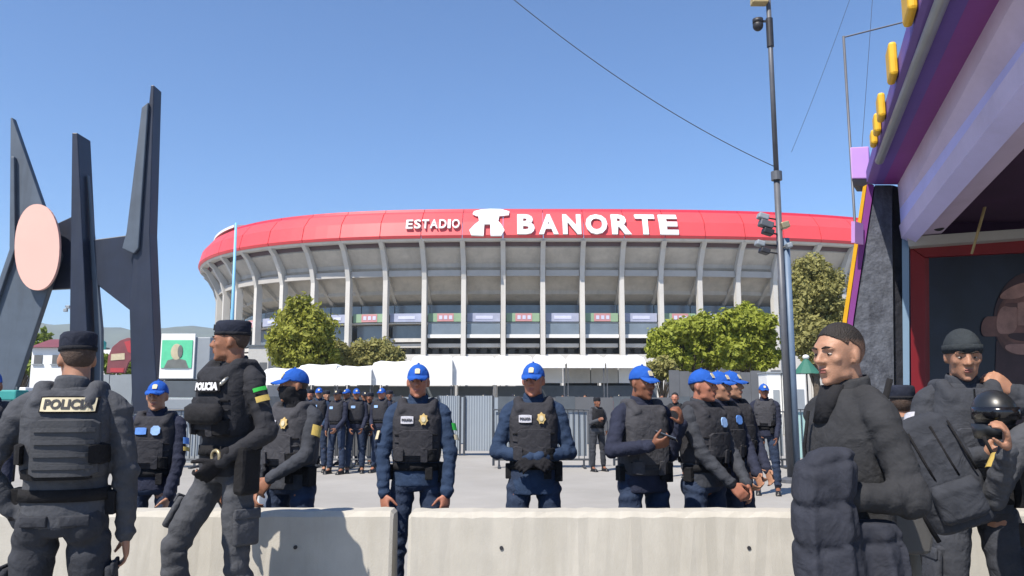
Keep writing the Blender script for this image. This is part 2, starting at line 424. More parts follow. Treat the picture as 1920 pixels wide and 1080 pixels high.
stadium = thing('football_stadium', 'huge grey concrete stadium with red upper band and white lettering behind the trees', 'stadium', (CX, CY, 0))
SOFF = Vector((-CX, -CY, 0))
def sbuild(mb, name, m, parent=stadium, smooth=False):
    mb.v = [tuple(Vector(p) + SOFF) for p in mb.v]
    return mb.build(name, m, parent, smooth)
def strip(s0, s1, prof, k=3):
    """closed band swept along the plan between s0 and s1; prof = (o, z) polygon"""
    mb = MB(); mb.loft([[SP(s0 + (s1 - s0) * i / k, o, z) for o, z in prof] for i in range(k + 1)]); return mb
zt, zb = Zs(397, 1.5), Zs(446, 4.6)
def vis(i):                                       # bays whose outside the photo can see
    return -17 <= i <= 16
for i in range(-20, NB - 20):
    s0 = S0 + i * BAY; s1 = s0 + BAY
    front = vis(i); k = 3 if front else 2
    # red membrane panel, joint left open between panels, bulging outwards
    prof = [(4.7, zb), (4.95, zb + .5), (4.3, (zb + zt) / 2 + .3), (2.6, zt - .5), (1.7, zt), (1.3, zt - .4), (3.6, (zb + zt) / 2 - .2), (4.2, zb)]
    sbuild(strip(s0 + .07, s1 - .07, prof, k), 'red_panel', M['stadium_red'])
    sbuild(strip(s0 + .05, s1 - .05, [(1.6, zt + .02), (1.3, zt + .6), (-1.6, zt + 1.0), (-1.6, zt + .5), (.9, zt)], k), 'roof_panel', M['stadium_red_shaded'])
    if i <= -10 or i > 14:
        sbuild(strip(s0 + .03, s1 - .03, [(1.9, zt + .62), (1.9, zt + 1.15), (-.6, zt + 1.5), (-.6, zt + 1.02)], k), 'coping', M['white_paint'])
    # bowl underside slab and wall below
    zu0, zu1 = Zs(462, 3.6), Zs(578, -9)
    und = [(2.4, zu0), (.0, zu0 - 2.6), (-.1, zu0 - 3.3), (-4.2, zu0 - 7.2), (-4.3, zu0 - 7.9), (-9.5, zu1), (-10, zu1 + 1), (-4.5, zu0 - 6.4), (.0, zu0 - 1.4), (2.3, zu0 + .28)]
    sbuild(strip(s0, s1, und, k), 'bowl_underside', M['stadium_under'])
    sbuild(strip(s0, s1, [(-9.2, 0), (-9.2, zu1 + .5), (-9.8, zu1 + .5), (-9.8, 0)], 2), 'inner_wall', M['stadium_dark'])
    if not front:
        continue
    # slot (dark panel painted as the shade of an open gap), fascia, ring beam
    sbuild(strip(s0 + .1, s1 - .1, [(2.6, zu0 + .3), (2.7, zb + .1), (2.3, zb + .1), (2.2, zu0 + .3)], k), 'recess_shade_panel', M['stadium_slot'])
    sbuild(strip(s0 + .02, s1 - .02, [(4.25, zb - .45), (4.55, zb - .02), (3.0, zb - .02), (3.0, zb - .45)], k), 'edge_beam', M['stadium_concrete'])
    z0, z1 = Zs(518), Zs(507)
    sbuild(strip(s0 + .56, s1 - .56, [(.55, z0), (.6, z1), (-.2, z1), (-.2, z0)], k), 'ring_beam', M['stadium_beam'])
    # concourse: glass, banner, rails, slabs
    sbuild(strip(s0 + .1, s1 - .1, [(-6, Zs(590, -6)), (-6, Zs(572, -6)), (-6.3, Zs(572, -6)), (-6.3, Zs(590, -6))], 2), 'window', M['glass_blue'])
    zq0, zq1 = Zs(602), Zs(586)
    bm_ = 'banner_green' if i % 2 else 'banner_blue'
    bn = sbuild(strip(s0 + .58, s1 - .58, [(-.9, zq0), (-.9, zq1), (-1.05, zq1), (-1.05, zq0)], 2), 'banner', M[bm_])
    if i % 2:
        sbuild(strip(s0 + 2.3, s1 - 2.0, [(-.85, zq0 + .05), (-.85, zq1 - .05), (-.89, zq1 - .05), (-.89, zq0 + .05)], 2), 'banner_field', M['banner_red'], bn)
        for q in range(3):
            sbuild(strip(s0 + 2.7 + q * .95, s0 + 3.3 + q * .95, [(-.81, zq0 + .45), (-.81, zq1 - .45), (-.845, zq1 - .45), (-.845, zq0 + .45)], 1), 'banner_print', M['banner_print'], bn)
    else:
        sbuild(strip(s0 + 2.2, s1 - 2.0, [(-.85, zq0 + .5), (-.85, zq1 - .5), (-.89, zq1 - .5), (-.89, zq0 + .5)], 2), 'banner_print', M['banner_print'], bn)
    sbuild(strip(s0 + .05, s1 - .05, [(-1.1, Zs(605)), (-1.1, Zs(603)), (-8, Zs(603)), (-8, Zs(605))], 2), 'slab', M['stadium_concrete'])
    if -3 <= i <= 2:
        sbuild(strip(s0 + .58, s1 - .58, [(-.6, Zs(626)), (-.6, Zs(606)), (-.7, Zs(606)), (-.7, Zs(626))], 2), 'glass_balustrade', M['glass_blue'])
        sbuild(strip(s0 + .57, s1 - .57, [(-.3, Zs(633)), (-.3, Zs(626.5)), (-1.2, Zs(626.5)), (-1.2, Zs(633))], 2), 'balcony_edge', M['white_paint'])
    else:
        # ramps that climb past the columns at either side
        dz = .42 * (1 if i < 0 else -1)
        h0 = Zs(640) + dz * (i + (4 if i < 0 else -3)); h0 = max(h0, Zs(662)); h0 = min(h0, Zs(614))
        sbuild(strip(s0 + .57, s1 - .57, [(-1.0, h0), (-1.0, h0 + .7), (-1.3, h0 + .7), (-1.3, h0)], 2), 'ramp_parapet', M['stadium_concrete'])
        sbuild(strip(s0 + .57, s1 - .57, [(-3.0, Zs(640, -3)), (-3.0, Zs(610, -3)), (-3.2, Zs(610, -3)), (-3.2, Zs(640, -3))], 2), 'window', M['glass_blue'])
    sbuild(strip(s0 + .57, s1 - .57, [(-1.5, Zs(650)), (-1.5, Zs(643)), (-8, Zs(643)), (-8, Zs(650))], 2), 'slab', M['stadium_concrete'])
    sbuild(strip(s0 + .57, s1 - .57, [(0, 0), (0, Zs(664)), (-8, Zs(664)), (-8, 0)], 2), 'plinth', M['stadium_concrete'])
    for q in range(3):
        sa = s0 + 1.0 + q * 2.0
        sbuild(strip(sa, sa + 1.2, [(-4, Zs(663, -4)), (-4, Zs(652, -4)), (-4.2, Zs(652, -4)), (-4.2, Zs(663, -4))], 1), 'door', M['stadium_dark'])  # dark sheets stand in for the shaded openings of the concourse
for i in range(-18, 18):
    sv = S0 + i * BAY
    zu0 = Zs(462, 3.6)
    prof = [(.6, 0), (.75, Zs(525)), (1.5, Zs(500)), (3.2, Zs(472)), (4.6, zb - .48), (3.3, zb - .48), (2.2, zu0 - .1), (.0, zu0 - 3.2), (-.7, Zs(530)), (-.75, 0)]
    p, n = plan(sv); t = Vector((-n[1], n[0], 0)) * .44
    mb = MB(); A = [SP(sv, o, z) for o, z in prof]; mb.loft([[q - t for q in A], [q + t for q in A]])
    sbuild(mb, 'column', M['stadium_concrete'])
    rib = [(2.4, zu0 + .1), (-9, Zs(575, -9)), (-9, Zs(590, -9)), (-6, Zs(566, -6)), (-.8, Zs(520)), (.6, zu0 - 3.6)]
    mb = MB(); A = [SP(sv, o, z) for o, z in rib]; t2 = t * .7; mb.loft([[q - t2 for q in A], [q + t2 for q in A]])
    sbuild(mb, 'rib', M['stadium_under'])
# lettering follows the red band
def band_point(sv, h, out=.22):
    """h 0..1 up the outer face of the band"""
    pr = [(4.95, zb + .5), (4.3, (zb + zt) / 2 + .3), (2.6, zt - .5), (1.7, zt)]
    z = zb + h * (zt - zb); k = 0 if z < pr[1][1] else 1 if z < pr[2][1] else 2; fr = (z - pr[k][1]) / (pr[k + 1][1] - pr[k][1])
    o = pr[k][0] * (1 - fr) + pr[k + 1][0] * fr
    return SP(sv, o + out, z + out * .2)
HB = zt - zb
def s_of_u(u): return PX(u, 147.5) - CX
def band_mesh(me, u0, u1, v0, v1, name, m, parent=stadium, extra=0):
    co = np.empty(len(me.vertices) * 3); me.vertices.foreach_get('co', co); co = co.reshape(-1, 3)
    lo, hi = co.min(0), co.max(0)
    for q, vtx in enumerate(me.vertices):
        fx = (co[q, 0] - lo[0]) / (hi[0] - lo[0]); fy = (co[q, 1] - lo[1]) / (hi[1] - lo[1]); fz = (co[q, 2] - lo[2]) / max(1e-6, hi[2] - lo[2])
        v = v1 + (v0 - v1) * fy + 2
        h = (446 - v) / (446 - 397)
        vtx.co = band_point(s_of_u(u0 + (u1 - u0) * fx), h * .97, .12 + .4 * fz + extra) + SOFF
    return link(name, me, m, parent)
u = 970; 
for ch, w in zip('BANORTE', [36, 40, 38, 44, 40, 40, 38]):
    me = text_mesh(ch, 1, .1, .045)
    bm = bmesh.new(); bm.from_mesh(me); bmesh.ops.triangulate(bm, faces=bm.faces); bm.to_mesh(me); bm.free()
    band_mesh(me, u, u + w - 3, 403, 440, 'letter', M['letter_white']); u += w + 5.2
u = 762
for ch, w in zip('ESTADIO', [14, 14, 14, 16, 15, 7, 16]):
    me = text_mesh(ch, 1, .1, .02)
    bm = bmesh.new(); bm.from_mesh(me); bmesh.ops.triangulate(bm, faces=bm.faces); bm.to_mesh(me); bm.free()
    band_mesh(me, u, u + w - 1.5, 413, 429, 'letter', M['letter_white']); u += w + .9
# white emblem: broad top, narrow waist, two feet
lg = MB()
bm = bmesh.new()
for pl in ([(887, 397), (900, 392), (918, 390), (918, 407), (893, 408), (885, 404)], [(918, 390), (938, 391), (955, 398), (954, 406), (938, 408), (918, 407)],
           [(896, 408), (936, 408), (934, 418), (898, 418)], [(898, 418), (934, 418), (940, 424), (890, 424)],
           [(890, 424), (908, 424), (907, 444), (884, 443), (880, 434)], [(919, 424), (940, 424), (946, 434), (940, 444), (920, 444)]):
    a_ = [bm.verts.new(band_point(s_of_u(uu), (446 - v - 1) / 49 * .97, .1) + SOFF) for uu, v in pl]
    b_ = [bm.verts.new(band_point(s_of_u(uu), (446 - v - 1) / 49 * .97, .6) + SOFF) for uu, v in pl]
    bm.faces.new(a_[::-1]); bm.faces.new(b_)
    for q in range(len(pl)): bm.faces.new((a_[q], a_[(q + 1) % len(pl)], b_[(q + 1) % len(pl)], b_[q]))
bmesh.ops.triangulate(bm, faces=bm.faces)
me = bpy.data.meshes.new('emblem'); bm.to_mesh(me); bm.free(); link('emblem', me, M['letter_white'], stadium)

# light blue mast in front of the stadium's left end
t = thing('blue_mast', 'thin light blue mast standing before the left end of the stadium', 'mast', P(430, 750, 105).xy.to_3d())
mb = MB(); x0 = P(430, 750, 105); h = PZ(418, 105)
mb.tube([(0, 0, 0), (-.25, 0, h)], [.3, .17], 10); mb.build('pole', M['skyblue'], t, True)
mb = MB(); mb.box((0, 0, .4), (1.2, 1.2, .8)); mb.build('base', M['stadium_concrete'], t)

# ------------------------------------------------------------------ trees
def leaf_mesh(centres, size, n, rnd, flat=.35):
    """n leaf clumps as bent quads scattered round the centres [(c, r)]"""
    w = np.array([c[1] ** 2 for c in centres]); w = w / w.sum()
    idx = rnd.choice(len(centres), n, p=w)
    d = rnd.normal(size=(n, 3)); d /= np.linalg.norm(d, axis=1)[:, None]
    rr = rnd.uniform(.25, 1.0, n) ** .5 * rnd.choice([1, 1, 1, 1.22, 1.45], n)
    C = np.array([tuple(centres[i][0]) for i in idx]) + d * (rr * np.array([centres[i][1] for i in idx]))[:, None] * np.array([1, 1, .85])
    nrm = d + rnd.normal(size=(n, 3)) * .75 + np.array([0, 0, .35]); nrm /= np.linalg.norm(nrm, axis=1)[:, None]
    a = np.cross(nrm, rnd.normal(size=(n, 3))); a /= np.linalg.norm(a, axis=1)[:, None]; b = np.cross(nrm, a)
    s = size * np.clip(rnd.lognormal(-.1, .45, n), .35, 2.2)[:, None]
    p0 = C + a * s; p1 = C + b * s * .55 + nrm * s * .12; p2 = C - a * s; p3 = C - b * s * .55 + nrm * s * .12
    V = np.stack([p0, p1, p2, p3], 1).reshape(-1, 3)
    me = bpy.data.meshes.new('leaves'); Fc = np.arange(n * 4).reshape(n, 4)
    me.from_pydata(V.tolist(), [], Fc.tolist()); return me
def tree(name, label, base, height, blobs, leaf, size, n, seed, trunk=.16, group=None):
    """blobs: (dx, dz, r) offsets in metres from the base"""
    rnd = np.random.RandomState(seed)
    t = thing(name, label, 'tree', base, 0, group)
    cs = []
    for dx, dz, r in blobs:
        for q in range(13):
            d = rnd.normal(size=3); d /= np.linalg.norm(d); k = r * rnd.uniform(.2, .75)
            cs.append((Vector((dx, rnd.uniform(-.5, .5) * r, dz)) + Vector(d) * k, r * rnd.uniform(.34, .56)))
    mb = MB(); top = max(dz for _, dz, _ in blobs)
    mb.tube([(0, 0, -.1), (.06, 0, height * .2), (-.05, .05, height * .45), (blobs[0][0] * .5, 0, top)], [trunk * 1.25, trunk, trunk * .7, trunk * .2], 9)
    mb.build('trunk', M['bark'], t, True)
    mb = MB()
    for c, r in cs[::2]:
        z0 = height * rnd.uniform(.2, .5)
        mb.tube([(0, 0, z0), tuple(Vector((0, 0, z0)).lerp(c, .5) + Vector((0, 0, .15))), tuple(c)], [trunk * .45, trunk * .25, trunk * .07], 5)
    mb.build('limb', M['bark'], t, True)
    me = leaf_mesh(cs, size, n, rnd); o = link('crown', me, M[leaf], t); o['kind'] = 'stuff'
    return t
def tree_px(name, label, u, Y, blobs_px, leaf, size, n, seed, group=None, trunk=.16):
    """blob positions given as the place they show in the photo, built at true size at distance Y"""
    b = P(u, 750, Y); b.z = 0; k = Y / F
    bl = [((bu - u) * k, PZ(bv, Y), br * k) for bu, bv, br in blobs_px]
    return tree(name, label, b, max(z for _, z, _ in bl), bl, leaf, size, n, seed, trunk, group)
tree_px('conical_tree', 'tall rounded yellow green tree before the left part of the stadium', 560, 62,
        [(560, 575, 26), (553, 600, 38), (575, 615, 42), (540, 630, 40), (590, 645, 42), (545, 660, 44), (580, 672, 45), (520, 645, 26), (540, 682, 20), (565, 686, 18), (600, 680, 22), (622, 668, 18)], 'leaf_a', .15, 26000, 1, trunk=.22)
tree_px('low_tree', 'low spreading olive tree right of the tall yellow green tree', 690, 66,
        [(645, 668, 26), (675, 660, 30), (705, 655, 28), (730, 668, 26), (660, 680, 28), (700, 680, 28), (745, 672, 16), (630, 650, 18)], 'leaf_c', .14, 17000, 2)
tree_px('broad_tree', 'broad bright green tree left of the lamp post', 1300, 58,
        [(1250, 640, 30), (1275, 620, 34), (1310, 612, 30), (1300, 650, 36), (1250, 660, 26), (1330, 640, 34), (1235, 655, 20), (1345, 620, 30), (1262, 672, 20), (1290, 676, 20), (1318, 674, 22), (1345, 665, 26), (1338, 680, 18)], 'leaf_d', .145, 32000, 3, trunk=.2)
tree_px('broad_tree', 'bright green tree close behind the lamp post, taller than its neighbour', 1400, 56,
        [(1370, 610, 34), (1400, 602, 34), (1430, 610, 30), (1380, 640, 36), (1420, 645, 34), (1440, 660, 26), (1400, 665, 32), (1360, 650, 30), (1440, 630, 20), (1372, 676, 20), (1398, 680, 18), (1425, 680, 20), (1446, 676, 16)], 'leaf_d', .145, 34000, 4, trunk=.2)
tree_px('tall_tree', 'tall columnar olive tree between lamp post and purple building', 1532, 50,
        [(1535, 512, 40), (1512, 535, 38), (1560, 535, 38), (1530, 560, 44), (1560, 575, 36), (1510, 580, 32), (1535, 610, 48), (1560, 630, 40), (1515, 640, 34), (1540, 665, 46), (1570, 600, 26)], 'leaf_c', .11, 52000, 5, trunk=.24)
tree_px('bush', 'small pale bush under the left edge of the broad tree', 1242, 50,
        [(1230, 690, 18), (1250, 688, 20), (1265, 700, 14), (1235, 704, 16), (1252, 704, 15)], 'leaf_c', .11, 2400, 6, trunk=.08)
tree_px('round_tree', 'green tree behind the low white house at far left', 38, 70,
        [(30, 660, 22), (45, 645, 22), (60, 655, 20), (15, 680, 20), (40, 680, 22), (58, 690, 18)], 'leaf_b', .2, 3500, 8)
for k, (u, v) in enumerate([(72, 612), (84, 620)]):
    tree_px('conifer', ['slim dark conifer behind the left leg of the sculpture', 'shorter dark conifer right of the slim one'][k], u, 130,
            [(u, v + 8, 4), (u - 1, v + 18, 6), (u + 1, v + 30, 8), (u, v + 44, 9)], 'leaf_b', .3, 700, 20 + k)
tree_px('round_tree', 'dark green tree behind the red sign', 205, 60, [(185, 675, 16), (205, 690, 18), (235, 690, 16), (222, 680, 14)], 'leaf_b', .16, 1800, 12)

# ------------------------------------------------------------------ market tents
def tent(u0, u1, vt, vr, vb, Y, label, group):
    """white market tent: valance from vb up to vr, ridge at vt"""
    c = P((u0 + u1) / 2, 750, Y); c.z = 0; w = (u1 - u0) / F * Y; d = 3.2
    zt_, zr, zb_ = PZ(vt, Y + d / 2), PZ(vr, Y), PZ(vb, Y)
    t = thing('market_tent', label, 'tent', c, 0, group)
    hw = w / 2
    mb = MB(); k = .25
    ring = lambda x, y0, y1, z: [Vector((-x, y0, z)), Vector((0, y0, z - .06)), Vector((x, y0, z)), Vector((x, y1, z)), Vector((0, y1, z - .05)), Vector((-x, y1, z))]
    mb.loft([ring(hw, 0, d, zr), ring(hw * .95, d * .12, d * .88, zr + (zt_ - zr) * .6), ring(hw * .75, d * .4, d * .6, zt_)])
    mb.build('roof', M['white_tent'], t)
    mb = MB(); n = 14; pr = []
    for q in range(n + 1):
        x = -hw + w * q / n; y = -.03 + .008 * math.sin(q * 1.9); pr.append((x, y))
    for a in range(n):
        (xa, ya), (xb, yb) = pr[a], pr[a + 1]
        mb.loft([[Vector((xa, ya, zb_)), Vector((xa, ya, zr)), Vector((xa, ya + .02, zr)), Vector((xa, ya + .02, zb_))], [Vector((xb, yb, zb_)), Vector((xb, yb, zr)), Vector((xb, yb + .02, zr)), Vector((xb, yb + .02, zb_))]])
    mb.build('valance', M['white_tent'], t)
    for sx in (-1, 1):
        for y in (.12, d - .12):
            m2 = MB(); m2.box((sx * (hw - .06), y, zb_ / 2 + .1), (.05, .05, zb_ + .2)); m2.build('leg', M['pole_grey'], t)
    m2 = MB(); m2.box((0, d - .05, zb_ * .5), (w - .2, .03, zb_)); m2.build('dark_back', M['kiosk_dark'], t)  # dark sheet painted as the shade under the canopy
    return t
TG = 'white market tents in a row before the stadium'
specs = [(492, 556, 690, 697, 722, 44, 'white market tent behind the masked officer, leftmost of the row'),
         (557, 628, 683, 692, 722, 44.3, 'white market tent just right of the masked officer'),
         (629, 695, 686, 694, 722, 44, 'white market tent with its foot behind the far line of officers'),
         (696, 770, 677, 688, 722, 44.3, 'white market tent left of the officer with hands at his sides'),
         (771, 847, 667, 676, 722, 44, 'white market tent directly behind the officer with hands at his sides'),
         (848, 926, 668, 674, 722, 44.3, 'wide white market tent halfway between the two middle officers'),
         (927, 998, 667, 676, 722, 44, 'white market tent left of the officer with joined hands')]
for q in specs: tent(*q, TG)
for q, (u0, u1, lab) in enumerate([(1000, 1060, 'flat white awning right behind the officer with joined hands'), (1064, 1135, 'flat white awning over pale panel between two officers'), (1138, 1212, 'flat white awning left of the small pale bush')]):
    tent(u0, u1, 666, 681, 690, 46, lab, 'flat white awnings right of the tents')
for q, (u0, u1) in enumerate([(1268, 1308), (1310, 1344), (1347, 1388), (1390, 1424)]):
    tent(u0, u1, 680, 686, 695, 60, ['small white canopy top behind grey hoarding, beside the bush', 'small white canopy top behind grey hoarding, second from the bush', 'small white canopy top behind grey hoarding, third from the bush', 'small white canopy top behind grey hoarding, nearest the lamp post'][q], 'white canopy tops over the hoarding')
# pale panels below the awnings and the grey hoarding further right
t = thing('exhibition_wall', 'pale grey panel wall under the flat white awnings', 'wall', P(1100, 750, 47.8).xy.to_3d())
for q in range(4):
    a, b = 1005 + q * 52, 1005 + q * 52 + 50
    mb = MB(); mb.box((PX((a + b) / 2, 47.8) - t.location.x, 0, PZ(700, 47.8)), ((b - a) / F * 47.8, .08, 1.15)); mb.build('panel', M['greybeam' if q in (1, 2) else 'white_paint'], t)
mb = MB(); mb.box((0, .2, 1.15), (8.4, .06, 2.3)); mb.build('base_panel', M['kiosk_dark'], t)
t = thing('hoarding', 'dark grey corrugated hoarding behind the officers right of centre', 'fence', P(1365, 750, 42).xy.to_3d())
for q in range(11):
    a = 1256 + q * 19.2
    mb = MB(); x = PX(a + 9, 42) - t.location.x; h = PZ(694 + (q * 37 % 5), 42)
    mb.box((x, .02 * (q % 2), h / 2), (.525, .05, h)); mb.build('panel', M['sheet_dark'], t)
# white portable cabins by the lamp post
for (u0, u1, v0, Y, lab) in [(1440, 1466, 700, 34, 'narrow white cabin left of the lamp post foot'), (1484, 1512, 698, 33, 'white cabin right of the lamp post foot')]:
    w = (u1 - u0) / F * Y; h = PZ(v0, Y); t = thing('white_cabin', lab, 'cabin', P((u0 + u1) / 2, 750, Y).xy.to_3d())
    mb = MB(); mb.box((0, .6, h / 2), (w, 1.2, h)); mb.build('shell', M['white_paint'], t, bevel=.02)
    mb = MB(); mb.box((w * .12, -.015, h * .38), (w * .45, .03, h * .7)); d = mb.build('door', M['kiosk'], t)
    mb = MB(); mb.box((w * .28, -.045, h * .4), (.03, .03, .1)); mb.build('handle', M['metal'], d)
    mb = MB(); mb.box((0, .6, h + .03), (w + .08, 1.3, .06)); mb.build('roof', M['kiosk'], t)
# green umbrella stall
c = P(1515, 750, 30); c.z = 0
t = thing('market_umbrella', 'dark green market umbrella with pale cap beside the lamp post', 'umbrella', c)
mb = MB(); mb.tube([(0, 0, 0), (0, 0, PZ(668, 30))], .03, 8); mb.build('pole', M['pole_dark'], t)
mb = MB(); zr, zp = PZ(700, 30), PZ(672, 30)
rim = [Vector((.5 * math.cos(a), .5 * math.sin(a), zr - .02 * (q % 2))) for q, a in enumerate(np.linspace(0, 2 * math.pi, 16, endpoint=False))]
mb.loft([rim, [Vector((p.x * .1, p.y * .1, zp)) for p in rim]]); mb.build('canopy', M['tent_green'], t)
mb = MB(); mb.ell((0, 0, zp + .05), (.12, .12, .09)); mb.build('cap', M['white_tent'], t, True)

# ------------------------------------------------------------------ crowd barriers and sheets
def crowd_barrier(u0, u1, vt, Y, label, group, m='fence_dark', infill=None, feet=True):
    w = (u1 - u0) / F * Y; h = PZ(vt, Y)
    t = thing('crowd_barrier', label, 'barrier', P((u0 + u1) / 2, 750, Y).xy.to_3d(), 0, group)
    mb = MB(); r = .022
    mb.tube([(-w / 2, 0, .05), (-w / 2, 0, h), (w / 2, 0, h), (w / 2, 0, .05)], r * 1.2, 8)
    mb.tube([(-w / 2, 0, .18), (w / 2, 0, .18)], r, 8); mb.build('frame', M[m], t)
    mb = MB(); n = int(w / .11)
    for q in range(1, n): x = -w / 2 + w * q / n; mb.tube([(x, 0, .18), (x, 0, h)], .011, 5, False)
    o = mb.build('bars', M[m], t); o['kind'] = 'stuff'
    if infill:
        mb = MB(); mb.box((0, .05, (h + .2) / 2), (w - .1, .012, h - .3)); mb.build('infill_panel', M[infill], t)
    if feet:
        for x in (-w * .38, w * .38):
            mb = MB(); mb.box((x, 0, .025), (.05, .55, .04)); mb.box((x, 0, .1), (.04, .04, .14)); mb.build('foot', M[m], t)
    return t
CB = 'steel crowd barriers across the square'
for (u0, u1, vt, inf, lab) in [
    (205, 300, 772, 'sheet', 'steel crowd barrier behind the smiling officer at left'),
    (302, 380, 770, 'sheet', 'steel crowd barrier behind the walking officer'),
    (590, 652, 770, 'sheet_dark', 'steel crowd barrier behind the far line of officers, left half'),
    (654, 722, 770, 'sheet_dark', 'steel crowd barrier behind the far line of officers, right half'),
    (926, 1012, 768, 'sheet', 'steel crowd barrier directly behind the officer with joined hands'),
    (1014, 1104, 768, 'sheet', 'steel crowd barrier left of the lone dark clad officer'),
    (1150, 1228, 770, 'kiosk', 'steel crowd barrier behind the officer holding a phone'),
    (1230, 1296, 770, 'greybeam', 'steel crowd barrier between phone officer and the group of three'),
    (1300, 1392, 772, 'kiosk', 'steel crowd barrier behind the group of three officers'),
    (1396, 1470, 772, 'kiosk', 'steel crowd barrier left of the lamp post foot')]:
    crowd_barrier(u0, u1, vt, 17.6, lab, CB, infill=inf)
t = crowd_barrier(1480, 1562, 768, 17.0, 'steel crowd barrier with teal banner right of the lamp post foot', CB, infill='teal_pale')
mb = MB(); mb.box((.1, -.03, .62), (.38, .012, .9)); mb.build('teal_banner', M['teal'], t)
# leaning blue grey metal sheets of the gate
for q, (u0, u1, vt, lab) in enumerate([(818, 866, 742, 'tall blue grey metal sheet, left leaf of the gate'), (868, 928, 742, 'tall blue grey metal sheet, right leaf of the gate')]):
    Y = 21.5; w = (u1 - u0) / F * Y - .03; h = PZ(vt, Y)
    t = thing('sheet_panel', lab, 'panel', P((u0 + u1) / 2, 750, Y).xy.to_3d(), R((4, -5)[q]), 'metal gate sheets')
    mb = MB()
    xs = np.linspace(-w / 2, w / 2, 25); mb.loft([[Vector((x, .015 * (a % 2), .12)), Vector((x, .015 * (a % 2), h)), Vector((x, .015 * (a % 2) + .01, h)), Vector((x, .015 * (a % 2) + .01, .12))] for a, x in enumerate(xs)])
    mb.build('sheet', M['sheet'], t)
    for x in (-w / 2 + .03, w / 2 - .03):
        mb = MB(); mb.box((x, -.03, h / 2), (.05, .05, h)); mb.build('post', M['fence_dark'], t)
t = thing('long_sheet_fence', 'long grey metal panel fence behind the gate and crowd, pale in the middle', 'fence', P(900, 750, 27).xy.to_3d())
for q in range(24):
    a = 520 + q * 36; x = PX(a, 27) - t.location.x; h = PZ(745 + (q % 3), 27)
    mb = MB(); mb.box((x, .015 * (q % 2), h / 2 + .03), (.635, .03, h)); mb.build('panel', M['sheet' if 740 < a < 930 else 'fence_dark' if a < 740 else 'sheet_dark' if q % 3 else 'kiosk_dark'], t)
# bright kerb blocks on the square behind the barrier
for q, (u0, u1, v0, v1, Y, lab) in enumerate([(470, 502, 868, 905, 11.0, 'white painted concrete block behind the walking officer')]):
    t = thing('concrete_block', lab, 'block', P((u0 + u1) / 2, 750, Y).xy.to_3d())
    h = PZ(v0 + 12, Y); w = (u1 - u0) / F * Y
    mb = MB(); mb.box((0, 0, h / 2), (w, .35, h)); mb.build('body', M['white_paint'], t, bevel=.03)
    mb = MB(); mb.box((0, -.18, h * .55), (w - .06, .012, .06)); mb.build('stripe', M['kiosk_dark'], t)

# ------------------------------------------------------------------ left background
# poster kiosk
Y = 19.0; t = thing('poster_kiosk', 'grey kiosk with green portrait poster between two officers', 'kiosk', P(340, 750, Y).xy.to_3d())
k = Y / F
def kx(u): return (u - 340) * k
def kbox(u0, u1, v0, v1, y0, y1, name, m, parent=t, bev=0):
    mb = MB(); mb.box((kx((u0 + u1) / 2), (y0 + y1) / 2, (PZ(v0, Y) + PZ(v1, Y)) / 2), ((u1 - u0) * k, y1 - y0, PZ(v0, Y) - PZ(v1, Y)))
    return mb.build(name, M[m], parent, bevel=bev)
kbox(297, 388, 632, 712, .02, 1.3, 'cabinet', 'kiosk', bev=.02)
fr = kbox(297, 361, 626, 710, -.04, .018, 'poster_frame', 'white_paint', bev=.01)
po = kbox(300, 357, 638, 690, -.06, -.043, 'poster', 'green_poster')
mb = MB(); mb.ell((kx(328), -.066, PZ(660, Y)), (.135, .004, .19), 20, 12); mb.build('portrait_head', M['portrait_skin'], po, True)
mb = MB(); mb.prism([(kx(306), PZ(690, Y)), (kx(312), PZ(676, Y)), (kx(328), PZ(671, Y)), (kx(346), PZ(676, Y)), (kx(352), PZ(690, Y))], .004, 'y')
o = mb.build('portrait_suit', M['portrait_suit'], po); o.location.y = -.0665
mb = MB(); mb.ell((kx(335), -.0725, PZ(659, Y)), (.06, .002, .15), 16, 10); mb.build('portrait_shade', M['portrait_suit'], po, True)
kbox(304, 388, 714, 745, -.02, 1.3, 'dark_panel', 'kiosk_dark')
kbox(299, 388, 747, 768, -.02, 1.3, 'counter', 'kiosk', bev=.02)
mb = MB(); mb.box((kx(343), .64, PZ(770, Y) / 2), (1.1, 1.2, PZ(770, Y))); mb.build('base', M['kiosk'], t)
for sx in (-.45, .55):
    mb = MB(); mb.box((sx, .6, (PZ(711.5, Y) + PZ(714, Y)) / 2), (.06, .9, .1)); mb.build('post', M['pole_grey'], t)
# low white house with sloping tiled roof
Y = 55.0; t = thing('white_house', 'low white house left of the officer seen from behind', 'house', P(86, 750, Y).xy.to_3d()); k = Y / F
mb = MB(); h = PZ(652, Y); mb.box((0, 2, h / 2), (66 * k, 4, h)); mb.build('wall', M['white_paint'], t)
mb = MB(); w = 72 * k / 2; mb.loft([[Vector((-w, -.3, h + .01)), Vector((w, -.3, h + .01)), Vector((w, 4.3, h + .01)), Vector((-w, 4.3, h + .01))], [Vector((-w * .7, 1.6, h + .7)), Vector((w * .7, 1.6, h + .7)), Vector((w * .7, 2.4, h + .7)), Vector((-w * .7, 2.4, h + .7))]])
mb.build('roof', M['red_sign_dark'], t)
for q, (u, v) in enumerate([(66, 674), (100, 674)]):
    mb = MB(); mb.box(((u - 86) * k, -.03, PZ(v, Y)), (.55, .05, .6)); wdw = mb.build('window', M['stadium_dark'], t)
    mb = MB(); mb.box(((u - 86) * k, -.07, PZ(v, Y) - .34), (.75, .1, .06)); mb.build('sill', M['kiosk'], wdw)
t = thing('white_van', 'white van parked far left under the green tree', 'van', P(30, 750, 48).xy.to_3d()); k = 48 / F
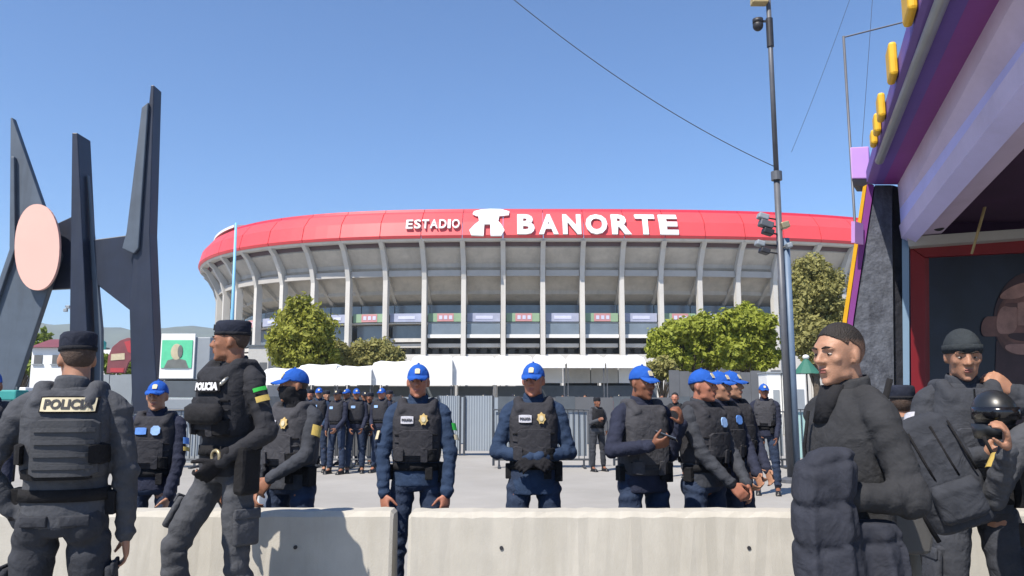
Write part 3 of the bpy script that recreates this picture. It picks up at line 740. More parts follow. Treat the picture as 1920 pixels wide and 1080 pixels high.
mb = MB(); mb.prism([(-.95, .35), (.95, .35), (.95, 1.1), (.72, 1.25), (.5, 2.2), (-.95, 2.2)], 1.7, 'y'); mb.build('body', M['white_paint'], t, bevel=.06)
mb = MB(); mb.box((-.15, -.012, 1.65), (.9, .03, .5)); mb.build('window', M['stadium_dark'], t)
for sx in (-.55, .6):
    mb = MB(); mb.tube([(sx, -.06, .34), (sx, .14, .34)], .33, 18); mb.build('wheel', M['boot'], t, False)
t = thing('teal_stall', 'small teal and white stall at the left edge beside the blue capped officer', 'stall', P(22, 750, 24).xy.to_3d())
mb = MB(); mb.box((0, 0, PZ(752, 24) / 2), (.62, .5, PZ(752, 24))); mb.build('counter', M['teal_pale'], t, bevel=.02)
mb = MB(); mb.box((0, -.05, PZ(741, 24)), (.68, .65, .3)); mb.build('awning', M['teal'], t, bevel=.04)
mb = MB(); mb.box((0, .2, PZ(741, 24)), (.05, .05, .5)); mb.build('post', M['pole_grey'], t)
# red shield shaped sign on two posts
Y = 40.0; k = Y / F; t = thing('red_sign', 'large dark red rounded sign between the legs of the sculpture', 'sign', P(220, 750, Y).xy.to_3d())
pl = [((u - 220) * k, PZ(v, Y)) for u, v in [(196, 700), (197, 668), (204, 650), (218, 638), (232, 633), (245, 634), (246, 668), (236, 680), (230, 700)]]
mb = MB(); mb.prism(pl, .14, 'y'); mb.build('board', M['red_sign_dark'], t, bevel=.02)
mb = MB(); mb.prism([((u - 220) * k, PZ(v, Y)) for u, v in [(226, 641), (243, 637), (243, 664), (234, 660)]], .02, 'y'); o = mb.build('upper_field', M['red_sign'], t); o.location.y = -.023
mb = MB(); mb.prism([((u - 220) * k, PZ(v, Y)) for u, v in [(203, 690), (229, 690), (228, 698), (204, 698)]], .02, 'y'); o = mb.build('lower_band', M['red_sign'], t); o.location.y = -.023
mb = MB(); mb.prism([((u - 220) * k, PZ(v, Y)) for u, v in [(203, 664), (228, 662), (229, 674), (203, 676)]], .02, 'y'); o = mb.build('middle_band', M['portrait_skin'], t); o.location.y = -.023
for u in (206, 236):
    mb = MB(); mb.box(((u - 220) * k, .07, PZ(701, Y) / 2), (.1, .1, PZ(701, Y))); mb.build('post', M['pole_dark'], t)
# teal tank by the sculpture and a blue grey wall
t = thing('blue_grey_wall', 'blue grey metal wall behind the smiling officer', 'wall', P(235, 750, 30).xy.to_3d())
for q in range(5):
    x = (192 + q * 22 - 235) * 30 / F; h = PZ(702 + q % 2, 30)
    mb = MB(); mb.box((x, .02 * (q % 2), h / 2), (.43, .05, h)); mb.build('panel', M['sheet'], t)
t = thing('teal_tank', 'teal water tank on a white block behind the sculpture', 'tank', P(180, 750, 75).xy.to_3d())
mb = MB(); mb.rings([(PZ(656, 75), 0, 0, .55, .55), (PZ(642, 75), 0, 0, .55, .55), (PZ(637, 75), 0, 0, .25, .25)], 16, 2); mb.build('vessel', M['teal'], t, True)
mb = MB(); mb.box((.8, 0, PZ(657, 75) / 2), (3.2, 2, PZ(657, 75))); mb.build('block', M['white_paint'], t)
# floodlight mast
Y = 90.0; k = Y / F; t = thing('floodlight_mast', 'grey floodlight mast seen under the arch of the sculpture', 'mast', P(127, 750, Y).xy.to_3d())
mb = MB(); mb.tube([(0, 0, 0), (0, 0, PZ(572, Y))], [.22, .12], 10); mb.build('pole', M['pole_grey'], t)
mb = MB(); mb.box((0, 0, PZ(574, Y)), (2.2, .1, .1)); mb.build('crossarm', M['pole_grey'], t)
for u, v in [(116, 576), (124, 579), (133, 574), (145, 570), (112, 582)]:
    mb = MB(); mb.box(((u - 127) * k, -.2, PZ(v, Y)), (.42, .3, .36)); mb.build('lamp', M['white_paint' if u == 145 else 'kiosk'], t, bevel=.04)
# low line of far houses along the horizon at left
for q, (u0, u1, v0, Y, m, lab) in enumerate([(-60, 10, 668, 95, 'kiosk', 'grey flat roofed house at the far left edge'), (105, 158, 650, 120, 'greybeam', 'pale house half hidden by the head of the officer seen from behind'),
                                             (362, 392, 640, 100, 'white_paint', 'white house corner left of the walking officer'), (462, 500, 650, 90, 'greybeam', 'pale house left of the tall yellow green tree')]):
    k = Y / F; w = (u1 - u0) * k; h = PZ(v0, Y); t = thing('far_house', lab, 'house', P((u0 + u1) / 2, 750, Y).xy.to_3d())
    mb = MB(); mb.box((0, 3, h / 2), (w, 6, h)); mb.build('wall', M[m], t)
    mb = MB(); mb.box((0, 3, h + .1), (w + .3, 6.3, .2)); mb.build('roof', M['kiosk_dark'], t)
    for sx in (-.25, .25):
        mb = MB(); mb.box((sx * w, -.03, h * .7), (.8, .05, .9)); mb.build('window', M['stadium_dark'], t)

# ------------------------------------------------------------------ steel sculpture: plain tapered blades, a cross beam and a painted panel
Y = 26.0; k = Y / F
t = thing('steel_sculpture', 'tall dark steel sculpture of tapered blades with pale salmon panel', 'sculpture', P(160, 750, Y).xy.to_3d())
def blade(edge_l, edge_r, y0, y1, name, m):
    """edge_l / edge_r: photo outline points top to bottom, extruded to real thickness"""
    q_ = lambda u, v: (P(u, v, Y).x - t.location.x, PZ(v, Y)) if v < 1100 else ((u - 160) * k, 0)
    poly = [q_(u, v) for u, v in edge_l] + [q_(u, v) for u, v in reversed(edge_r)]
    mb = MB(); mb.prism(poly, y1 - y0, 'y'); o = mb.build(name, M[m], t, bevel=.025); o.location.y = y0; return o
GND = 1200
blade([(28, 225), (26, 470), (-60, 720), (-90, GND)], [(31, 225), (120, 480), (60, 660), (10, GND)], -.25, .0, 'left_blade', 'steel_grey')
blade([(33, 300), (33, 470), (-40, 690), (-78, GND)], [(40, 300), (42, 470), (-32, 690), (-70, GND)], -.40, -.25, 'left_rib', 'steel_grey')
blade([(150, 258), (146, 620), (144, GND)], [(160, 258), (178, 620), (182, GND)], -.5, .35, 'middle_blade', 'steel_navy')
blade([(166, 330), (180, 620), (184, GND)], [(168, 330), (194, 620), (198, GND)], -.12, .05, 'middle_rib', 'steel_grey')
blade([(290, 166), (262, 440), (250, 560), (262, GND)], [(296, 166), (288, 440), (296, 640), (312, GND)], -.3, .3, 'right_blade', 'steel_navy')
blade([(276, 210), (248, 440), (240, 470)], [(288, 200), (270, 470), (262, 480)], -.42, -.3, 'right_rib', 'steel_grey')
blade([(166, 452), (166, 520)], [(256, 440), (256, 590)], -.1, .15, 'cross_beam', 'steel_navy')
blade([(60, 440), (55, 545)], [(146, 400), (146, 540)], .02, .2, 'cross_beam', 'steel_navy')
pan = []
for q in range(40):                                    # upright rounded panel
    a = 2 * math.pi * q / 40; c, s = math.cos(a), math.sin(a); e = 2.15
    pp_ = P(90 + 41 * math.copysign(abs(c) ** (2 / e), c), 470 - 79 * math.copysign(abs(s) ** (2 / e), s), Y); pan.append((pp_.x - t.location.x, pp_.z))
mb = MB(); mb.prism(pan, .12, 'y'); o = mb.build('panel', M['salmon'], t); o.location.y = -.62
for v in (430, 510):
    mb = MB(); mb.box((P(90, v, Y).x - t.location.x, -.45, PZ(v, Y)), (.18, .12, .18)); mb.build('bracket', M['steel_navy'], t)

# ------------------------------------------------------------------ lamp post and cables
Y = 14.5; k = Y / F; base = P(1478, 750, Y); base.z = 0
t = thing('camera_post', 'tall slim grey post carrying cameras right of the trees', 'post', base)
ztop = PZ(-60, Y)
mb = MB(); mb.tube([(-.02, 0, 0), (-.02, 0, PZ(330, Y))], [.06, .058], 14); mb.tube([(-.02, 0, PZ(330, Y)), (-.02, 0, ztop)], [.048, .045], 14); mb.build('pole', M['pole_grey'], t, True)
mb = MB(); mb.tube([(.115, .05, 0), (.115, .05, PZ(446, Y))], .064, 14); mb.build('support_pole', M['pole_blue'], t, True)
mb = MB(); mb.tube([(-.02, 0, PZ(338, Y)), (-.02, 0, PZ(322, Y))], .1, 14); mb.build('collar', M['pole_grey'], t)
mb = MB(); mb.tube([(-.02, 0, PZ(88, Y)), (-.02, 0, PZ(35, Y))], .066, 14); mb.build('sleeve', M['pole_dark'], t)
mb = MB(); mb.box((-.12, 0, PZ(40, Y)), (.2, .035, .035)); mb.build('arm', M['pole_dark'], t)
mb = MB(); mb.tube([(-.24, 0, PZ(36, Y)), (-.24, 0, PZ(44, Y))], .1, 16); mb.ell((-.24, 0, PZ(48, Y)), (.1, .1, .11)); mb.build('dome_camera', M['pole_dark'], t, True)
mb = MB(); mb.box((-.2, -.02, PZ(3, Y)), (.3, .2, .13)); mb.box((-.07, 0, PZ(6, Y)), (.14, .04, .04)); mb.build('camera_housing', M['bamboo'], t, bevel=.015)
for u, v, w, h, m, nm in [(1444, 408, 20, 11, 'kiosk', 'floodlight'), (1449, 422, 26, 13, 'pole_grey', 'floodlight'), (1452, 436, 20, 11, 'pole_dark', 'speaker_horn'), (1484, 424, 16, 13, 'tan_metal', 'floodlight'), (1436, 458, 16, 10, 'kiosk', 'floodlight'), (1444, 472, 18, 10, 'pole_dark', 'speaker_horn'), (1490, 462, 10, 10, 'kiosk', 'floodlight')]:
    mb = MB(); x = (u - 1478) * k; mb.box((x, -.06, PZ(v, Y)), (w * k, .2, h * k), Matrix.Rotation(R(18 if u < 1470 else -15), 3, 'Y'))
    lamp = mb.build(nm, M[m], t, bevel=.02)
    mb = MB(); mb.tube([(x, -.03, PZ(v, Y)), (-.02, 0, PZ(v + 4, Y))], .016, 6); mb.build('bracket', M['pole_dark'], lamp)
mb = MB(); mb.rings([(0, 0, 0, .2, .2), (.06, 0, 0, .2, .2), (.1, 0, 0, .12, .12)], 18, 2); mb.build('base_plate', M['pole_grey'], t)
def cable(a, b, sag, label, r=.011):
    mb = MB(); ps = []
    for q in range(25):
        f = q / 24; p = a.lerp(b, f); p.z -= sag * 4 * f * (1 - f); ps.append(p)
    mb.tube(ps, r, 6); o = mb.build('overhead_cable', M['cable'], None, True); tag(o, label, 'cable', 'overhead cables')
cable(P(940, -20, 13), P(1456, 314, 14.5), .25, 'long thin cable running down to the camera post from upper left', .008)
cable(P(1600, -20, 13), P(1484, 285, 14.6), .06, 'faint thin cable climbing right from the camera post', .004)
t = thing('thin_pole', 'thin grey pole standing behind the lilac box', 'pole', P(1623, 750, 9.5).xy.to_3d())
mb = MB(); mb.tube([(0, 0, 0), (0, 0, PZ(68, 9.5))], .017, 8); mb.build('pole', M['pole_grey'], t, True)
mb = MB(); mb.tube([(0, 0, PZ(70, 9.5)), P(1700, 40, 9.3) - P(1623, 750, 9.5).xy.to_3d()], .01, 6); mb.build('stay_wire', M['pole_grey'], t)
cable(P(1637, -20, 9.0), P(1612, 330, 9.6), .02, 'faint cable hanging beside the thin grey pole', .003)

# ------------------------------------------------------------------ purple building at right
YF = 7.2
t = thing('purple_building', 'purple and lilac shop front with yellow trim along its roof', 'building', (0, 0, 0)); bld = t
def far(u, v, Y=YF): return P(u, v, Y)
def near(u, v, z):                                        # where the ray of the pixel is at height z
    d = P(u, v, 1) - Vector((0, 0, CAMZ)); return Vector((0, 0, CAMZ)) + d * ((z - CAMZ) / d.z)
def edge(nu, nv, fu, fv):
    b = far(fu, fv); a = near(nu, nv, b.z); return a + (a - b) * .9, b
E = [edge(1735, -20, 1626, 342), edge(1790, -20, 1640, 346), edge(1826, -20, 1655, 346), edge(1885, -20, 1683, 346), edge(1962, 20, 1687, 392), edge(1962, 100, 1690, 447), edge(1962, 235, 1762, 441)]
def beam(i, j, name, m, thick=.12, parent=bld):
    a0, a1 = E[i]; b0, b1 = E[j]
    n = ((a1 - a0).cross(b0 - a0)).normalized()
    if n.x < 0 or (abs(n.x) < .2 and n.z < 0): n = -n
    n = n * thick
    mb = MB(); mb.loft([[a0, b0, b0 + n, a0 + n], [a1, b1, b1 + n, a1 + n]]); return mb.build(name, M[m], parent)
beam(0, 1, 'eave_board', 'purple'); beam(1, 2, 'fascia', 'purple'); beam(2, 3, 'dark_fascia', 'purple_dark'); beam(3, 4, 'mauve_beam', 'mauve'); beam(4, 5, 'lilac_beam', 'lilac'); beam(5, 6, 'soffit', 'mauve')
a0, a1 = E[0]; mb = MB(); w = Vector((6, 0, 0)); up = Vector((0, 0, .12)); q1 = a1 + (a1 - a0).normalized() * .05
mb.loft([[a0 + up * .1, a0 + w, a0 + w + up, a0 + up], [q1 + up * .1, q1 + w, q1 + w + up, q1 + up]]); mb.build('roof', M['purple'], t)
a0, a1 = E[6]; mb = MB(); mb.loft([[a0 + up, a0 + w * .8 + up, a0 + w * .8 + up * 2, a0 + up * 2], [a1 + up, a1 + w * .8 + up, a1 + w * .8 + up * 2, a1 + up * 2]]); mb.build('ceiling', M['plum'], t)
# grey tube clipped along the eave
a0, a1 = E[1]; off = Vector((-.05, 0, -.02)); mb = MB(); mb.tube([a0 + off, a1.lerp(a0, .12) + off], .035, 10); mb.build('tube', M['tube'], t, True)
# yellow blocks on the eave
a0, a1 = E[0]; dirv = (a1 - a0).normalized()
def on_eave(v):
    for q in range(400):
        p = a0.lerp(a1, q / 399)
        if p.y > 1 and 540 - F * ((p.z - CAMZ) * math.cos(PITCH) - p.y * math.sin(PITCH)) / (p.y * math.cos(PITCH) + (p.z - CAMZ) * math.sin(PITCH)) >= v: return p
    return a1
for v, ln, hh in [(36, .24, .26), (150, .20, .22), (225, .17, .18), (252, .15, .15), (275, .14, .12)]:
    p = on_eave(v); mb = MB(); rot = Matrix.Rotation(math.atan2(dirv.y, dirv.x), 3, 'Z')
    mb.box(p + Vector((-.03, 0, hh / 2 + .005)), (ln, .05, hh), rot); mb.build('yellow_block', M['yellow'], t, bevel=.02)
# leaning pillar, its purple and yellow edges
def quadprism(pix, Y, thick, name, m, bev=0, parent=bld):
    a = [P(u, v, Y) for u, v in pix]; d = Vector((.12, thick, 0))
    mb = MB(); mb.loft([a, [q + d for q in a]]); return mb.build(name, M[m], parent, bevel=bev)
zb_ = 1118
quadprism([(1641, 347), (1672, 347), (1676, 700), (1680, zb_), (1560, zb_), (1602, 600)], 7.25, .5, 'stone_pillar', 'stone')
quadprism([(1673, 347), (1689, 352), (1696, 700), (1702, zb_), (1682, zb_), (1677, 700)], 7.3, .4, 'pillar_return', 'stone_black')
quadprism([(1627, 344), (1639, 347), (1600, 600), (1557, zb_), (1545, zb_), (1590, 600)], 7.23, .4, 'pillar_edge', 'purple_dark')
quadprism([(1618, 350), (1625, 346), (1588, 600), (1543, zb_), (1537, zb_), (1580, 600)], 7.26, .3, 'yellow_edge', 'yellow')
bx = quadprism([(1594, 276), (1629, 274), (1631, 335), (1597, 335)], 7.4, .25, 'lilac_box', 'lilac_light', .01)
quadprism([(1597, 336), (1631, 336), (1625, 349), (1600, 349)], 7.4, .2, 'box_bottom', 'pole_dark', 0, bx)  # dark tapering lower part of the lilac box
quadprism([(1596, 415), (1603, 415), (1603, 455), (1596, 455)], 7.1, .1, 'small_panel', 'lilac_light')
# shop opening with framed poster
quadprism([(1691, 447), (1704, 449), (1707, zb_), (1697, zb_)], 7.2, .2, 'jamb', 'paleblue')
quadprism([(1700, 444), (1990, 424), (1990, 441), (1704, 462)], 7.1, .2, 'lintel', 'greybeam')
quadprism([(1706, 463), (1990, 443), (1990, 470), (1734, 482), (1734, zb_), (1709, zb_)][:4], 7.22, .08, 'red_frame', 'redframe', .006)
quadprism([(1706, 464), (1734, 483), (1738, zb_), (1711, zb_)], 7.222, .08, 'red_frame', 'redframe', .006)
po = quadprism([(1735, 483), (1990, 471), (1990, zb_), (1739, zb_)], 7.26, .05, 'poster', 'poster_dark')
def flat(pix, Y, name, m): return quadprism(pix, Y, .002, name, m, 0, po)
def oval(cu, cv, ru, rv, rot=0, n=26): return [(cu + ru * math.cos(a) * math.cos(rot) - rv * math.sin(a) * math.sin(rot), cv + ru * math.cos(a) * math.sin(rot) + rv * math.sin(a) * math.cos(rot)) for a in np.linspace(0, 2 * math.pi, n, endpoint=False)]
flat([(1868, 640), (1960, 600), (1990, 800), (1880, 800), (1866, 700)], 7.254, 'print_neck', 'poster_face2')
flat(oval(1920, 590, 56, 80, .22), 7.2535, 'print_hair', 'poster_face2')
flat(oval(1914, 600, 46, 66, .22), 7.252, 'print_head', 'poster_face_a'); flat(oval(1910, 598, 39, 58, .22), 7.2505, 'print_head', 'poster_face_b'); flat(oval(1905, 595, 30, 47, .22), 7.249, 'print_head', 'poster_face')
flat(oval(1902, 545, 30, 9, -.45), 7.2475, 'print_brow', 'poster_face3')
flat(oval(1880, 600, 11, 26, .15), 7.2475, 'print_cheek', 'poster_face3')
flat(oval(1894, 572, 10, 4, .1), 7.2455, 'print_eye', 'poster_face_a')
flat([(1908, 568), (1918, 566), (1926, 606), (1908, 610)], 7.2455, 'print_nose', 'poster_face3')
flat(oval(1850, 612, 10, 19, .2), 7.249, 'print_ear', 'poster_face_b')
flat(oval(1912, 632, 22, 7, .15), 7.2455, 'print_mouth', 'poster_face2')
flat(oval(1908, 655, 24, 9, .2), 7.2475, 'print_chin', 'poster_face3')
# side wall and dark back of the shop so that it closes
mb = MB(); a = P(1690, 430, 7.85); mb.box((a.x + 4, a.y + .1, 1.6), (8.4, .12, 3.3)); mb.build('dark_back', M['plum'], t)
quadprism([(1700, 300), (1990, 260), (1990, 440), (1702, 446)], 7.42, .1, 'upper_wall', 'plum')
o = MB(); o.tube([P(1858, 345, 6.6), P(1838, 420, 6.62), P(1822, 476, 6.65)], [.014, .012, .01], 7); o = o.build('dry_cane', M['bamboo'], None, True)
tag(o, 'dry yellow cane hanging under the purple canopy', 'cane')
mb = MB(); p = P(1760, 425, 6.9); mb.ell(p, (.05, .05, .04)); mb.tube([p, p + Vector((.06, -.02, .07))], .015, 6); o = mb.build('security_camera', M['pole_dark'], None, True)
tag(o, 'small dark camera under the edge of the canopy', 'camera')

# ------------------------------------------------------------------ concrete road barriers
def road_barrier(x0, x1, Yf, label, ang=0):
    """tapered concrete block, front top edge at distance Yf"""
    L = x1 - x0; t = thing('road_barrier', label, 'barrier', ((x0 + x1) / 2, Yf, 0), ang, 'concrete road barriers before the line of officers')
    H = .815
    prof = [(-.20, 0), (-.20, .08), (-.05, .30), (-.012, H - .03), (.012, H), (.165, H), (.19, H - .03), (.225, .30), (.38, .08), (.38, 0)]
    mb = MB(); n = 40; rr = []
    rnd = np.random.RandomState(int(abs(x0) * 100))
    for q in range(n + 1):
        x = -L / 2 + L * q / n; j = rnd.normal(size=(len(prof), 2)) * .0022
        if q in (0, n): j[:, 0] *= .5
        rr.append([Vector((x + (.012 if q == 0 else -.012 if q == n else 0) * 0, y + j[a, 0], z + (j[a, 1] if z > .01 else 0))) for a, (y, z) in enumerate(prof)])
    ins = lambda r, dx, f: [Vector((p.x + dx, .09 + (p.y - .09) * f, p.z * (1 - (1 - f) * .35))) for p in r]
    rr = [ins(rr[0], -.0, .93)] + [[Vector((p.x + .018, p.y, p.z)) for p in rr[0]]] + rr[1:-1] + [[Vector((p.x - .018, p.y, p.z)) for p in rr[-1]]] + [ins(rr[-1], 0, .93)]
    mb.loft(rr); mb.build('body', M['concrete'], t)
    for sx in (-.28, .3):                               # lifting holes
        mb = MB(); mb.tube([(sx * L, -.032, .62), (sx * L, .06, .62)], .011, 12); mb.build('lifting_hole', M['pole_dark'], t)
    return t
YB = 4.72
road_barrier(PX(770, YB), PX(1482, YB) + .2, YB, 'pale concrete road barrier in the middle before the capped officers')
road_barrier(PX(741, YB) - 2.75, PX(741, YB), YB + .02, 'pale concrete road barrier at left behind the two nearest officers')
road_barrier(PX(1482, YB) + .32, PX(1482, YB) + 2.9, YB + .03, 'concrete road barrier hidden behind the man with the coat')
mb = MB(); mb.box((-1.6, 4.0, .09), (3.6, .9, .18)); o = mb.build('kerb', M['kerb'], None, bevel=.02); o['kind'] = 'structure'

# ------------------------------------------------------------------ people
V = Vector
def basis_dir(az, el):                                   # az 0 = forwards (-y), + = towards the person's left (+x); el up
    return V((math.sin(az) * math.cos(el), -math.cos(az) * math.cos(el), math.sin(el)))
def hand_shapes(mb, wrist, d, pn, thumb, curl, s=1.0, spread=.0):
    """palm, four bent fingers and a thumb; d along the hand, pn palm side, thumb direction = side vector"""
    d = V(d).normalized(); pn = (V(pn) - d * V(pn).dot(d)).normalized(); sd = d.cross(pn)
    if sd.dot(V(thumb)) < 0: sd = -sd
    w = V(wrist)
    rr = []
    for t, hw, ht in ((-.02, .024, .019), (.012, .029, .019), (.04, .038, .016), (.07, .041, .014), (.09, .038, .011)):
        c = w + d * t * s; ring = []
        for j in range(14):
            a = 2 * math.pi * j / 14; ca, sa = math.cos(a), math.sin(a)
            ring.append(c + sd * hw * s * math.copysign(abs(ca) ** .75, ca) + pn * ht * s * math.copysign(abs(sa) ** .75, sa))
        rr.append(ring)
    mb.loft(rr)
    for q, (off, ln, r) in enumerate(((.032, .070, .0098), (.0108, .080, .0100), (-.0108, .075, .0097), (-.032, .058, .0088))):
        p = w + (d * .086 + sd * off) * s; a = 0; pts_ = [p - d * .02 * s]; rad = [r * s]
        dirn = (d + sd * off * (1.6 + spread)).normalized()
        for f, bend in ((.46, .55), (.31, .95), (.23, .7)):
            a += curl * bend * (1 + .06 * q)
            v = dirn * math.cos(a) + pn * math.sin(a); pts_.append(p); p = p + v * ln * f * s; rad.append(r * s * (1 - .12 * len(rad) * .6))
        pts_.append(p); rad.append(r * .78 * s)
        mb.limb(pts_, rad[:len(pts_)], 8)
    p0 = w + (d * .022 + sd * .022) * s; tv = (d * .62 + sd * .72 + pn * (.25 + .25 * curl)).normalized()
    p1 = p0 + tv * .042 * s; tv2 = (d * .85 + sd * .35 + pn * (.3 + .45 * curl)).normalized(); p2 = p1 + tv2 * .033 * s; p3 = p2 + tv2 * .024 * s
    mb.limb([p0, p1, p2, p3], [.014 * s, .0125 * s, .0105 * s, .0085 * s], 8)

def head_shapes(mb, male=True):
    """head in its own frame: origin between the ears, face towards -y"""
    mb.ell((0, .014, .032), (.0755, .098, .093), 22, 16)
    mb.rings([(.05, 0, -.026, .064, .062), (.02, 0, -.028, .067, .063), (-.01, 0, -.026, .0665, .063), (-.04, 0, -.024, .061, .062), (-.065, 0, -.026, .054, .060), (-.088, 0, -.032, .043, .054), (-.106, 0, -.042, .028, .040), (-.112, 0, -.046, .016, .024)], 26, 2.35)
    mb.limb([(0, -.086, .024), (0, -.098, .004), (0, -.112, -.019)], [.0085, .0095, .0125], 10)
    for sx in (-1, 1):
        mb.ell((sx * .013, -.099, -.023), (.0095, .011, .0085), 10, 8)
        mb.ell((sx * .030, -.0825, .0285), (.027, .013, .0085), 12, 8, Matrix.Rotation(sx * R(8), 3, 'Y'))
        mb.ell((sx * .041, -.062, -.014), (.024, .021, .022), 12, 8)
        mb.ell((sx * .0775, .012, -.004), (.0085, .020, .031), 12, 8, Matrix.Rotation(sx * R(14), 3, 'Z') @ Matrix.Rotation(R(-10), 3, 'X'))
        mb.ell((sx * .074, .004, -.028), (.007, .009, .011), 8, 6)
        mb.ell((sx * .042, -.02, -.072), (.017, .036, .024), 10, 8)
    mb.ell((0, -.0905, -.0515), (.024, .0085, .0058), 14, 8)
    mb.ell((0, -.0885, -.0625), (.021, .0085, .0068), 14, 8)
    mb.ell((0, -.078, -.099), (.022, .016, .015), 12, 8)
def xf_shapes(dst, src, mx):
    k = len(dst.v); dst.v += [tuple(mx @ V(p)) for p in src.v]; dst.f += [tuple(i + k for i in f) for f in src.f]

def person(label, X, Y, rz, H=1.72, z0=0.0, skin='brown', head=(0, 0), bulk=1.0,
           armL=((.12, -1.35), (.1, -1.3), None), armR=((-.12, -1.35), (-.1, -1.3), None), handL=None, handR=None,
           legs=None, jacket='navy_shirt', trousers='navy_trousers', vest='vest_grey', cap=('ball', 'cap_blue'), hair=True, mask=None, gloves=None,
           badge='star', chest='patch_white', sleeve=(None, None), back_text=None, chest_text=None, belt=True, boots=True, vox=.008, detail=1,
           group=None, pouches=True, facehair=False, collar=None, vest_z=(1.06, 1.45), hemz=.90, pad=0.0, shirt_front=None, cargo=False, hs=.95):
    """legs: list of two (thigh az, el), (shin az, el); arms: (upper az, el), (fore az, el), hand dir or None"""
    s = H / 1.72
    t = thing('person', label, 'person', (X, Y, z0), rz, group)
    S = Matrix.Scale(s, 4)
    sh = {1: V((.174 * bulk, .005, 1.388)), -1: V((-.174 * bulk, .005, 1.388))}
    J = {}
    for sx, arm in ((1, armL), (-1, armR)):
        e = sh[sx] + basis_dir(*arm[0]) * .285; w = e + basis_dir(*arm[1]) * .255; J[sx] = (sh[sx], e, w)
    L = {}
    lg = legs or (((1.2, -1.475), (1.4, -1.53)), ((-1.2, -1.475), (-1.4, -1.53)))
    for sx, ((th), (shn)) in zip((1, -1), lg):
        h = V((sx * .095, .0, .90)); kq = h + basis_dir(*th) * .415; a = kq + basis_dir(*shn) * .395; L[sx] = (h, kq, a)
    hc = V((0, -.018, 1.598)); HM = Matrix.Translation(hc - V((0, 0, (.95 - hs) * .1))) @ Matrix.Rotation(R(head[0]), 4, 'Z') @ Matrix.Rotation(R(head[1]), 4, 'X') @ Matrix.Scale(hs, 4)
    hd = {}
    for sx, hn_, arm in ((1, handL, armL), (-1, handR, armR)):
        w = J[sx][2]; fd = basis_dir(*arm[1])
        d = V(hn_['d']) if hn_ and 'd' in hn_ else fd
        pn = V(hn_['pn']) if hn_ and 'pn' in hn_ else V((-sx, 0, 0)); th = V(hn_['th']) if hn_ and 'th' in hn_ else V((0, -1, 0))
        hd[sx] = (w + fd * .012, d, pn, th, hn_.get('curl', .45) if hn_ else .45)
    # ---- body: one continuous skin
    mb = MB(); hm = MB(); head_shapes(hm); xf_shapes(mb, hm, HM)
    mb.limb([HM @ V((0, .018, -.05)), HM @ V((0, .03, -.10)), V((0, .022, 1.46)), V((0, .02, 1.40))], [.054, .053, .057, .07], 16)
    mb.rings([(.90, 0, 0, .09, .07), (.95, 0, 0, .15, .10), (1.06, 0, 0, .135, .092), (1.2, 0, 0, .15, .1), (1.33, 0, 0, .15, .1), (1.42, 0, .01, .12, .075), (1.46, 0, .015, .06, .05)], 20, 2.2)
    for sx in (1, -1):
        a, e, w = J[sx]; mb.limb([a * .97 + V((0, 0, .02)), e, w], [.042, .032, .025], 12)
        mb.limb([w - (w - e).normalized() * .05, hd[sx][0]], [.029, .026], 12)
        hand_shapes(mb, *hd[sx])
        h, kq, an = L[sx]; mb.limb([h, kq, an], [.078, .054, .038], 12); mb.limb([an, an + V((0, -.12, -.045))], [.04, .03], 10)
    organic(mb, 'body', SK[skin], t, vox if detail else .011, 4 if detail else 2, (), (.45 if detail else .5), S)
    # ---- clothes
    fold = (('CLOUDS', .12, .016), ('CLOUDS', .05, .006)) if detail else (('CLOUDS', .1, .016),)
    b = bulk; p = pad; mb = MB()
    mb.rings([(hemz, 0, 0, .168 * b + p, .122 * b + p), (hemz + .06, 0, 0, .168 * b + p, .122 * b + p), (1.08, 0, 0, .158 * b + p, .118 * b + p), (1.2, 0, 0, .172 * b + p, .128 * b + p), (1.31, 0, .004, .178 * b + p, .126 * b + p), (1.385, 0, .01, .170 * b + p, .108 * b + p), (1.435, 0, .018, .125 * b + p, .084), (1.475, 0, .02, .078, .07)], 26, 2.25)
    for sx in (1, -1):
        a, e, w = J[sx]; ww = w + (w - e).normalized() * .01
        mb.sleeve([a * .96 + V((0, 0, .012)), a, a.lerp(e, .55), e, e.lerp(ww, .45), ww], [.058 + p * .5, .062 * b + p * .6, .056 * b + p, .050 + p, .047 + p, .040 + p * .5], (1, 3, 5), .0048, .052, int(X * 97) % 977 + sx + 5)
        mb.ell(e, (.054 + p,) * 3, 12, 8); tr = V((sx * .09, .014, 1.44)); mb.limb([tr, a], [.050, .058], 12)
    organic(mb, 'jacket', M[jacket], t, .0085 if detail else .014, 2, fold, None, S)
    mb = MB()                                             # collar
    hn = HM @ V((0, .02, -.10))
    rr = []
    for zz, rad, tilt in ((1.45, .073, 0), (1.475, .071, 0), (1.505, .068, .01), (1.515, .062, .012), (1.50, .056, .01), (1.46, .055, 0)):
        rr.append([V((math.cos(a) * rad, .018 + math.sin(a) * rad * .98, zz + tilt * math.sin(a))) for a in np.linspace(0, 2 * math.pi, 22, endpoint=False)])
    mb.loft(rr + [rr[0]], False); o = mb.build('collar', M[collar or jacket], t, True); o.data.transform(S)
    mb = MB()                                             # trousers
    mb.rings([(.865, 0, .004, .10, .10), (.90, 0, .004, .165 * b, .118), (.97, 0, .002, .168 * b, .116), (1.03, 0, 0, .158 * b, .11), (1.045, 0, 0, .15 * b, .10)], 24, 2.3)
    for sx in (1, -1):
        h, kq, an = L[sx]
        mb.sleeve([h + V((0, 0, .0)), h.lerp(kq, .35), h.lerp(kq, .7), kq, kq.lerp(an, .3), kq.lerp(an, .65), an + V((0, 0, .06))], [.086 * b, .084 * b, .074, .066, .067, .064, .058], (0, 3, 6), .0065, .07, int(X * 89) % 977 + sx + 9)
        mb.ell(h + V((0, .045, .0)), (.078, .07, .09))
